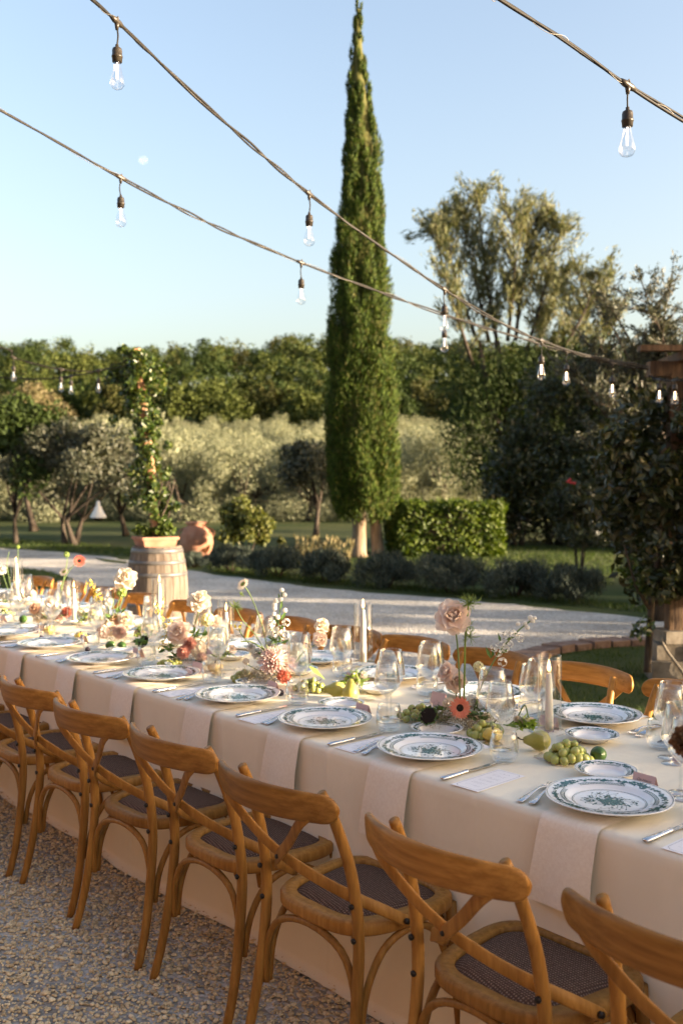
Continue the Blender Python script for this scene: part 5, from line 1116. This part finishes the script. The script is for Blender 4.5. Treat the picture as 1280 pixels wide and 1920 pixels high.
class Arr:
    "one flower arrangement on the table: blooms, stems, moss and leaves are its parts"
    def __init__(s, px, py, d, label):
        p = at(px, py, d); s.t = empty('flower_arrangement', (p.x, p.y, TZ + .001)); s.o = s.t.location.copy(); s.d = d; tag(s.t, label, 'flowers')
    def w(s, px, py, dd=0.0): return at(px, py, s.d + dd) - s.o
    def bloom(s, kind, px, py, r_px, to=(0, -1, .6), dd=0.0, stem=None, roll=None):
        "to: facing in (right, forward, up)"
        c = s.w(px, py, dd); o = mesh_obj(PN[kind.split('_')[0]], FL[kind], s.t, c); f = (RGT * to[0] + FWD * to[1] + UP * to[2]).normalized()
        q = f.to_track_quat('Z', 'Y'); o.rotation_euler = (q.to_matrix() @ Matrix.Rotation(random.uniform(0, 6.28) if roll is None else roll, 3, 'Z')).to_euler(); r = r_px * (s.d + dd) / FOC; o.scale = (r, r, r)
        if stem: s.stem([(px, py)] + list(stem), .0022 if r_px < 25 else .003, dd, c - f * r * .15)
        return o
    def stem(s, pts, r=.0022, dd=0.0, c0=None, m='stemgreen'):
        P = [s.w(x, y, dd) for x, y in pts]
        if c0 is not None: P[0] = c0
        P[-1].z = max(P[-1].z, .01); b = MB(); b.tube(smooth_path(P, 5), r, 6); b.build('stem', M[m], s.t)
    def moss(s, pts, r=.05, n=900):
        V = []
        for (px, py) in pts:
            c = np.array(s.w(px, py)); c[2] = max(.02, c[2]); p = c + rng.normal(0, 1, (n, 3)) * np.array([[r * .55, r * .55, r * .3]]); p[:, 2] = np.maximum(p[:, 2], .002)
            V.append(leaf_quads(p, unit(rand_dirs(n)), rand_dirs(n), rng.uniform(.008, .02, n), .0016))
        mesh_obj('moss', fast_mesh('moss', np.concatenate(V), 4, M['moss']), s.t)['kind'] = 'stuff'
    def leaves(s, pts, n=14, L=.045, W=.016, m='leafgreen', r=.03):
        for (px, py) in pts:
            c = np.array(s.w(px, py)); c[2] = max(c[2], .015); k = n; d = rand_dirs(k); d[:, 2] = np.abs(d[:, 2]) * .6
            mesh_obj('leaves', fast_mesh('leaves', leaf_quads(c + d * r, unit(d + .5 * rand_dirs(k)), unit(rand_dirs(k) + np.array([[0, 0, 1]])), L * rng.uniform(.6, 1.3, k), W), 4, M[m]), s.t)
    def spray(s, px, py, r_px, n=46, m='limegreen', dd=0.0):
        "feathery bracts"
        c = s.w(px, py, dd); r = r_px * s.d / FOC; b = MB()
        for i in range(n):
            d = Vector((random.gauss(0, 1), random.gauss(0, 1), random.gauss(.35, .8))).normalized(); e = c + d * r * random.uniform(.5, 1.1); mid = c.lerp(e, .55) + Vector((random.gauss(0, .1), random.gauss(0, .1), 0)) * r
            b.tube([c, mid, e], [.0009, .0008, .0004], 4)
            for q in range(2): b.tube([mid, mid + (d + Vector((random.gauss(0, .6), random.gauss(0, .6), random.gauss(0, .6)))) * r * .35], [.0007, .0003], 4)
        b.build('feathery_bract', M[m], s.t)
    def spike(s, stem, florets, buds, leaves=(), dd=0.0):
        "delphinium: stem with white open florets and round buds"
        s.stem(stem, .0026, dd)
        for (px, py) in florets: s.bloom('ran_white', px, py, random.uniform(7.5, 10), (random.uniform(-.6, .6), -.8, .3), dd)
        b = MB()
        for (px, py) in buds: b.ball(s.w(px, py, dd), random.uniform(4.2, 5.6) * s.d / FOC, 8, 6)
        b.build('buds', M['p_white'], s.t)
        V = []
        for (px, py, ax, az, L) in leaves:
            V.append(leaf_quads(np.array([s.w(px, py, dd)]), np.array([RGT * ax + UP * az]), np.array([-FWD + RGT * .4]), L * s.d / FOC, L * .3 * s.d / FOC)[0])
        if V: mesh_obj('leaves', fast_mesh('leaves', np.array(V), 4, M['leafgreen']), s.t)
FL['ran_white'] = cluster_mesh(M['p_white'], rdF, 9, 5)

A = Arr(855, 1352, 3.42, 'flowers with tall blush rose, coral gerbera and dark sunflower head, nearest the right')
A.moss([(800, 1352), (825, 1345), (850, 1348), (880, 1362), (905, 1372), (940, 1330)], .055, 800)
A.bloom('rose_blush', 850, 1157, 33, (-.1, -1, .55), 0, [(857, 1200), (861, 1250), (864, 1325)])
A.bloom('rose_blush', 838, 1262, 19, (-.7, -.6, .5), .02); A.bloom('rose_blush', 855, 1279, 21, (.2, -.9, .2), .03, [(855, 1300), (860, 1325)])
A.stem([(879, 1130), (873, 1200), (872, 1260), (870, 1335)], .0035, 0, None, 'limegreen'); A.spray(881, 1133, 24, 46); A.spray(876, 1175, 14, 24); A.spray(882, 1195, 20, 26)
A.spike([(1002, 1160), (968, 1188), (935, 1228), (905, 1285), (890, 1335)], [(927, 1216), (941, 1210), (949, 1218), (943, 1243), (946, 1192), (962, 1190), (976, 1198), (955, 1209), (935, 1225)], [(972, 1171), (990, 1178), (995, 1159), (1003, 1160), (999, 1165), (985, 1170)],
        [(916, 1225, -.4, .9, 26), (925, 1225, .3, .9, 24), (937, 1197, -.3, .9, 20), (948, 1222, .8, .4, 22), (958, 1198, .9, .3, 18)])
A.bloom('ran_lemon', 898, 1252, 11, (0, -1, .3), 0, [(900, 1275), (896, 1330)]); A.bloom('ran_lemon', 908, 1262, 7, (0.5, -1, .3))
A.bloom('gerbera', 863, 1330, 21, (.15, -1, .12), -.06); A.bloom('sunflower', 804, 1345, 17, (-.45, -.75, .55), -.06); A.leaves([(790, 1358), (820, 1352)], 10, .05, .02)
A.bloom('rose_white', 888, 1322, 18, (.1, -1, .5), .02); A.bloom('hyd_cream', 842, 1322, 13, (0, -1, .6), .03); A.leaves([(875, 1345), (905, 1340), (835, 1338), (895, 1350)], 12)
A.stem([(948, 1368), (970, 1350), (985, 1325), (992, 1345), (998, 1378)], .0026, .03); A.stem([(945, 1362), (975, 1366), (1000, 1382)], .002, .0)
A.bloom('hyd_cream', 960, 1322, 10, (0, -1, .6), .05)

A = Arr(520, 1272, 4.15, 'flowers with big pink dahlia and tall pale scabiosa, second arrangement from the right')
A.moss([(465, 1268), (485, 1266), (505, 1268), (530, 1262)], .05, 700)
A.bloom('dahlia', 511, 1240, 29, (-.1, -1, .7), -.04); A.bloom('carn_coral', 532, 1270, 15, (.2, -1, .4), -.06); A.bloom('dahlia', 545, 1245, 14, (.6, -.8, .3), -.02)
A.bloom('scabiosa', 455, 1096, 14, (-.5, -.6, .6), 0, [(470, 1120), (488, 1165), (500, 1215), (508, 1250)]); A.spray(452, 1115, 7, 14)
A.spike([(529, 1108), (525, 1140), (520, 1180), (515, 1220), (512, 1255)], [(515, 1188), (536, 1168), (509, 1170), (533, 1192), (512, 1190), (525, 1182)], [(528, 1107), (533, 1116), (517, 1127), (514, 1135), (514, 1141), (520, 1158), (534, 1145), (513, 1152), (526, 1124)],
        [(531, 1155, .5, .9, 24), (518, 1165, -.5, .8, 22), (527, 1135, .2, 1, 20), (511, 1200, -.9, .4, 24), (530, 1175, .6, .6, 20), (523, 1120, -.2, 1, 16)])
A.bloom('rose_cream', 603, 1174, 14, (.2, -1, .6), 0, [(592, 1195), (575, 1215), (550, 1250)]); A.bloom('rose_blush', 600, 1200, 14, (.1, -1, .2), -.02, [(588, 1212), (572, 1220), (545, 1255)])
A.spray(440, 1138, 15, 34); A.stem([(440, 1138), (455, 1165), (480, 1195), (502, 1235)], .002); A.bloom('yellow', 446, 1175, 9, (-.3, -1, .3), .05, [(455, 1195), (495, 1240)]); A.stem([(450, 1205), (470, 1205), (495, 1220)], .003, 0, None, 'limegreen')
for px, py, r in ((481, 1227, 11), (505, 1212, 9), (552, 1228, 14), (560, 1215, 9), (470, 1215, 8)): A.bloom('rose_white', px, py, r, (0, -1, .6), .04)
A.bloom('hyd_cream', 460, 1242, 7, (0, -1, .6), 0); A.stem([(460, 1245), (470, 1252), (490, 1262)], .002); A.leaves([(520, 1205), (540, 1250), (570, 1250), (495, 1235)], 10)
t2 = leaf_quads(np.array([A.w(592, 1262)]), np.array([RGT * .9 - UP * .75]), np.array([-FWD * .5 + UP]), .105, .028); mesh_obj('long_leaf', fast_mesh('long_leaf', t2, 4, M['limegreen']), A.t)

A = Arr(345, 1232, 4.62, 'flowers with large blush rose above dusty carnations, third arrangement from the right')
A.moss([(355, 1240), (380, 1238), (335, 1238)], .045, 500)
A.bloom('rose_blush', 334, 1187, 23, (-.2, -1, .5), -.04); A.bloom('carn_rosy', 343, 1224, 15, (-.2, -1, .3), -.08); A.bloom('carn_rosy', 354, 1208, 14, (.2, -1, .4), -.05); A.bloom('hyd_cream', 370, 1218, 18, (.2, -1, .5), 0); A.bloom('carn_pink', 377, 1234, 11, (.2, -1, .2), -.04)
A.bloom('rose_cream', 373, 1127, 21, (0, -.7, .7), .05, [(371, 1150), (362, 1180), (355, 1220)]); A.bloom('ran_lemon', 388, 1163, 14, (0, -1, .6), .05, [(380, 1190), (365, 1220)]); A.bloom('rose_blush', 404, 1166, 12, (0, -1, .6), .1, [(398, 1185), (370, 1225)])
for px, py in ((303, 1162), (295, 1148), (292, 1135), (300, 1150), (318, 1167), (308, 1175), (305, 1198), (303, 1208), (312, 1190), (300, 1218)): A.bloom('yellow', px, py, 6, (random.uniform(-.5, .5), -1, .3), .0)
A.stem([(292, 1132), (300, 1150), (308, 1180), (318, 1215), (330, 1235)], .0018); A.spray(365, 1195, 14, 30); A.leaves([(322, 1215), (365, 1190), (310, 1222), (380, 1195), (330, 1235)], 12)
A.bloom('sunflower', 267, 1205, 12, (-.5, -.7, .5), .05); A.leaves([(262, 1208)], 12, .04, .02)

A = Arr(215, 1192, 5.2, 'flowers with tall pale rose and peach hydrangea, fourth arrangement from the right')
A.moss([(212, 1198), (228, 1196)], .05, 400)
A.bloom('hyd_cream', 205, 1178, 18, (-.2, -1, .6)); A.bloom('hyd_pink', 192, 1186, 14, (-.3, -1, .4), -.05); A.bloom('rose_cream', 234, 1165, 17, (.1, -1, .5), 0); A.bloom('carn_pink', 222, 1186, 15, (.2, -1, .4), -.05); A.bloom('rose_peach', 215, 1162, 11, (.1, -1, .5), 0)
A.bloom('rose_cream', 234, 1086, 21, (0, -.8, .5), .05, [(229, 1120), (220, 1150), (214, 1180)]); A.bloom('pod', 227, 1112, 10, (0, -1, .3), .0, [(218, 1140), (212, 1180)])
for px, py in ((166, 1092), (172, 1099), (180, 1110), (186, 1118), (178, 1122), (188, 1127)): A.bloom('yellow', px, py, 7, (random.uniform(-.5, .5), -1, .3))
A.stem([(168, 1090), (178, 1110), (188, 1140), (200, 1185)], .002); A.bloom('rose_white', 201, 1128, 10, (0, -1, .5), 0, [(203, 1150), (208, 1180)]); A.bloom('bud_peach', 212, 1107, 7, (0, -.4, 1), 0, [(211, 1130), (210, 1180)]); A.leaves([(205, 1160), (222, 1150), (230, 1180)], 10)

A = Arr(95, 1160, 5.85, 'flowers with tall red-coral gerbera over cream and coral roses, left end')
A.moss([(80, 1166), (105, 1164)], .05, 400)
A.bloom('rose_peach', 63, 1142, 11, (-.2, -1, .5)); A.bloom('rose_cream', 72, 1158, 13, (-.2, -1, .4)); A.bloom('rose_cream', 84, 1146, 12, (0, -1, .6)); A.bloom('carn_pink', 112, 1156, 13, (.2, -1, .4)); A.bloom('carn_coral', 124, 1148, 11, (.3, -1, .4)); A.bloom('rose_peach', 100, 1142, 10, (0, -1, .6)); A.bloom('rose_blush', 92, 1128, 10, (0, -1, .6), .1)
A.bloom('gerbera_red', 148, 1052, 11, (.25, -1, .1), 0, [(130, 1068), (118, 1090), (110, 1115), (104, 1150)]); A.bloom('scabiosa', 119, 1073, 10, (-.2, -.7, .6), .1, [(118, 1090), (108, 1130)]); A.bloom('pod', 124, 1040, 6, (0, -1, .5), .1, [(124, 1060), (112, 1110)]); A.leaves([(85, 1160), (105, 1150), (118, 1155)], 10)

A = Arr(30, 1128, 6.6, 'flowers with pink dahlia beside the leftmost candle')
A.moss([(30, 1136)], .05, 300); A.bloom('dahlia', 42, 1110, 16, (.1, -1, .5)); A.bloom('ran_lemon', 60, 1114, 7, (.2, -1, .5)); A.bloom('rose_white', 4, 1120, 11, (0, -1, .5)); A.bloom('rose_white', 2, 1068, 9, (0, -1, .5), 0, [(8, 1090), (20, 1125)]); A.bloom('pod', 33, 1026, 4, (0, 0, 1), 0, [(32, 1060), (28, 1120)]); A.stem([(16, 1035), (12, 1060), (20, 1110)], .002); A.leaves([(15, 1130), (35, 1130)], 12)

A = Arr(1420, 1420, 2.25, 'dried seed head leaning in at the right edge of the table')
A.moss([(1415, 1440), (1450, 1440)], .05, 300)
M['p_tan'] = petal_mat('tan_seed_head', (.22, .13, .07), (.32, .21, .12), .1); FL['carn_tan'] = carnation_mesh(M['p_tan'], rdF); PN['carn'] = 'carnation'
A.bloom('carn_tan', 1290, 1392, 34, (-.6, -.5, .4), -.45, [(1340, 1425), (1400, 1452)]); A.bloom('rose_blush', 1430, 1400, 36, (-.3, -1, .5), 0)

for px, py, d, w_, lb in ((985, 1375, 3.28, 'ran', 'loose sprig of white blossom and greenery beside the right-hand candle'), (665, 1290, 4.05, 'ran', 'loose sprig of white blossom behind the yellow pears'), (418, 1238, 4.62, 'ran', 'loose sprig of pale roses between second and third arrangements'), (270, 1200, 5.1, 'ran', 'loose sprig of pale roses between third and fourth arrangements'), (165, 1172, 5.6, 'ran', 'loose sprig of pale roses between the two left arrangements')):
    A = Arr(px, py, d, lb); A.leaves([(px - 8, py - 6), (px + 9, py - 8), (px, py - 14)], 14, .05, .018, 'limegreen'); A.spray(px - 4, py - 20, 16, 26)
    for q in range(5): A.bloom(('rose_cream', 'ran_white', 'hyd_cream', 'ran_lemon', 'rose_blush')[q], px + (q - 2) * 7 + random.uniform(-3, 3), py - 10 - random.uniform(0, 14), random.uniform(6, 9), (random.uniform(-.5, .5), -1, .6))

# ---------------------------------------------------------------- fruit
bm = MB(); bm.ball((0, 0, 0), 1.0, 12, 9, 0, (1, 1, 1.12)); ME_GRAPE = bm.mesh('grape', M['grape'])
def grapes(px, py, d, n, w, dpt, h, label, rot=0.0, r=.0125):
    p = at(px, py, d); t = empty('grape_bunch', (p.x, p.y, TZ + .001), rot); tag(t, label, 'grapes', 'bunches of green grapes'); pts = []; tries = 0
    while len(pts) < n and tries < 6000:
        tries += 1; x, y = random.uniform(-1, 1), random.uniform(-1, 1)
        if x * x + y * y > 1: continue
        rr = r * random.uniform(.85, 1.12); zmax = max(0, h * (1 - (x * x + y * y) * .85) - rr); c = Vector((x * w, y * dpt, rr + zmax * (random.random() ** .6)))
        if all((c - q).length > 1.45 * r for q, _ in pts): pts.append((c, rr))
    for c, rr in pts:
        o = mesh_obj('grape', ME_GRAPE, t, c); o.scale = (rr, rr, rr); o.rotation_euler = (random.uniform(-1, 1), random.uniform(-1, 1), 0)
    b = MB(); b.tube(smooth_path([(-w * .8, 0, h * .45), (-w * .2, .005, h * .8), (w * .3, 0, h * .85), (w * .6, .01, h * 1.02)], 4), .0018, 5)
    for c, rr in pts[::3]: b.tube([(c.x * .5, c.y * .4, h * .7), c], .0009, 4)
    b.build('stalk', M['bark'], t)
grapes(1068, 1428, 2.99, 30, .068, .04, .062, 'bunch of green grapes in front of the right-hand candle', facing, .0138)
grapes(785, 1352, 3.52, 30, .072, .04, .055, 'bunch of green grapes left of the dark sunflower head', facing - .2)
grapes(915, 1384, 3.30, 26, .060, .04, .052, 'bunch of green grapes below the coral gerbera, right of it', facing + .2)
grapes(460, 1274, 4.22, 24, .066, .04, .045, 'bunch of green grapes left of the pink dahlia', facing - .3)
grapes(583, 1298, 4.02, 22, .066, .04, .048, 'bunch of green grapes right of the pink dahlia', facing - .2)
grapes(318, 1248, 4.58, 14, .055, .03, .035, 'small bunch of grapes under the large blush rose', facing)
grapes(8, 1152, 6.3, 16, .05, .04, .05, 'green grapes at the left end of the table', facing)
def pear_mesh(m):
    b = MB(); b.lathe([(.001, 0), (.014, .001), (.028, .012), (.033, .030), (.030, .046), (.020, .062), (.0145, .076), (.010, .086), (.001, .089)], 22, 0); b.tube(smooth_path([(0, 0, .087), (.002, 0, .098), (.007, 0, .108)], 3), [.0022, .0019, .0018, .0018, .002, .0026, .003], 6, 1); return b.mesh('pear', [m, M['bark']])
PM, PG_ = pear_mesh(M['pear']), pear_mesh(M['gpear'])
def fruit(name, me, px, py, d, rot, lift, label, cat, sc=1.0):
    p = at(px, py, d); o = mesh_obj(name, me, None, (p.x, p.y, TZ + .001 + lift)); o.rotation_euler = rot; o.scale = (sc,) * 3; return tag(o, label, cat)
fruit('pear', PM, 657, 1316, 3.84, (0, 0, 1.0), 0, 'upright yellow pear below the tall candle', 'pear')
o = fruit('pear', PM, 648, 1309, 3.90, (0, -1.50, facing + .1), .031, 'yellow pear lying on its side behind the upright pear', 'pear')
o = fruit('pear', PG_, 1032, 1405, 3.13, (0, -1.48, facing + .25), .031, 'green pear lying on its side before the right-hand candle', 'pear')
bm = MB(); bm.lathe([(.001, -.030), (.004, -.0285), (.012, -.0255), (.021, -.016), (.0245, 0), (.021, .016), (.012, .0255), (.005, .0285), (.003, .031), (.001, .0315)], 20); ME_LIME = bm.mesh('lime', M['lime'])
for (px, py, d, lb, sc) in ((1125, 1428, 3.0, 'dark green lime right of the nearest grapes', 1.0), (205, 1210, 5.05, 'dark green lime under the peach hydrangea, left of two', .9), (226, 1210, 5.0, 'dark green lime under the peach hydrangea, right of two', 1.0), (41, 1158, 6.0, 'dark green lime at the left end of the table', 1.0)):
    fruit('lime', ME_LIME, px, py, d, (1.3, .5, random.uniform(0, 3)), .0235 * sc, lb, 'lime', sc)
def gourd_mesh():
    b = MB(); b.lathe([(.001, 0), (.018, 0), (.030, .012), (.030, .026), (.018, .038), (.004, .036), (.001, .033)], 24, 0, (0, 0, 0), False, False, lambda a, r: 1 + .07 * math.cos(8 * a)); b.tube([(0, 0, .034), (.002, 0, .046)], .003, 6, 1); return b.mesh('gourd', [M['gourd'], M['bark']])
GM = gourd_mesh(); GP = GM.copy(); GP.materials[0] = M['peel']
for (me, px, py, d, lb) in ((GM, 149, 1186, 5.35, 'small ribbed yellow gourd beside a candle'), (GM, 91, 1178, 5.6, 'small yellow gourd under the cream roses'), (GP, 402, 1248, 4.45, 'small orange-yellow gourd right of the dusty carnations'), (GM, 925, 1352, 3.25, 'yellow-green gourd behind the wine glass')):
    fruit('gourd', me, px, py, d, (0, 0, 1), 0, lb, 'gourd', 1.05)
bm = MB(); bm.lathe([(.001, 0), (.010, .001), (.014, .009), (.011, .018), (.004, .025), (.001, .027)], 14); ME_FIG = bm.mesh('fig', M['fig'])
for (px, py, d, lb) in ((76, 1192, 5.35, 'small dark fig near the leftmost plates'), (163, 1210, 4.98, 'small dark fig beside the sixth near plate'), (526, 1300, 3.95, 'small dark fig beside the fourth near plate')):
    fruit('fig', ME_FIG, px, py, d, (.3, .2, 0), .001, lb, 'fig')
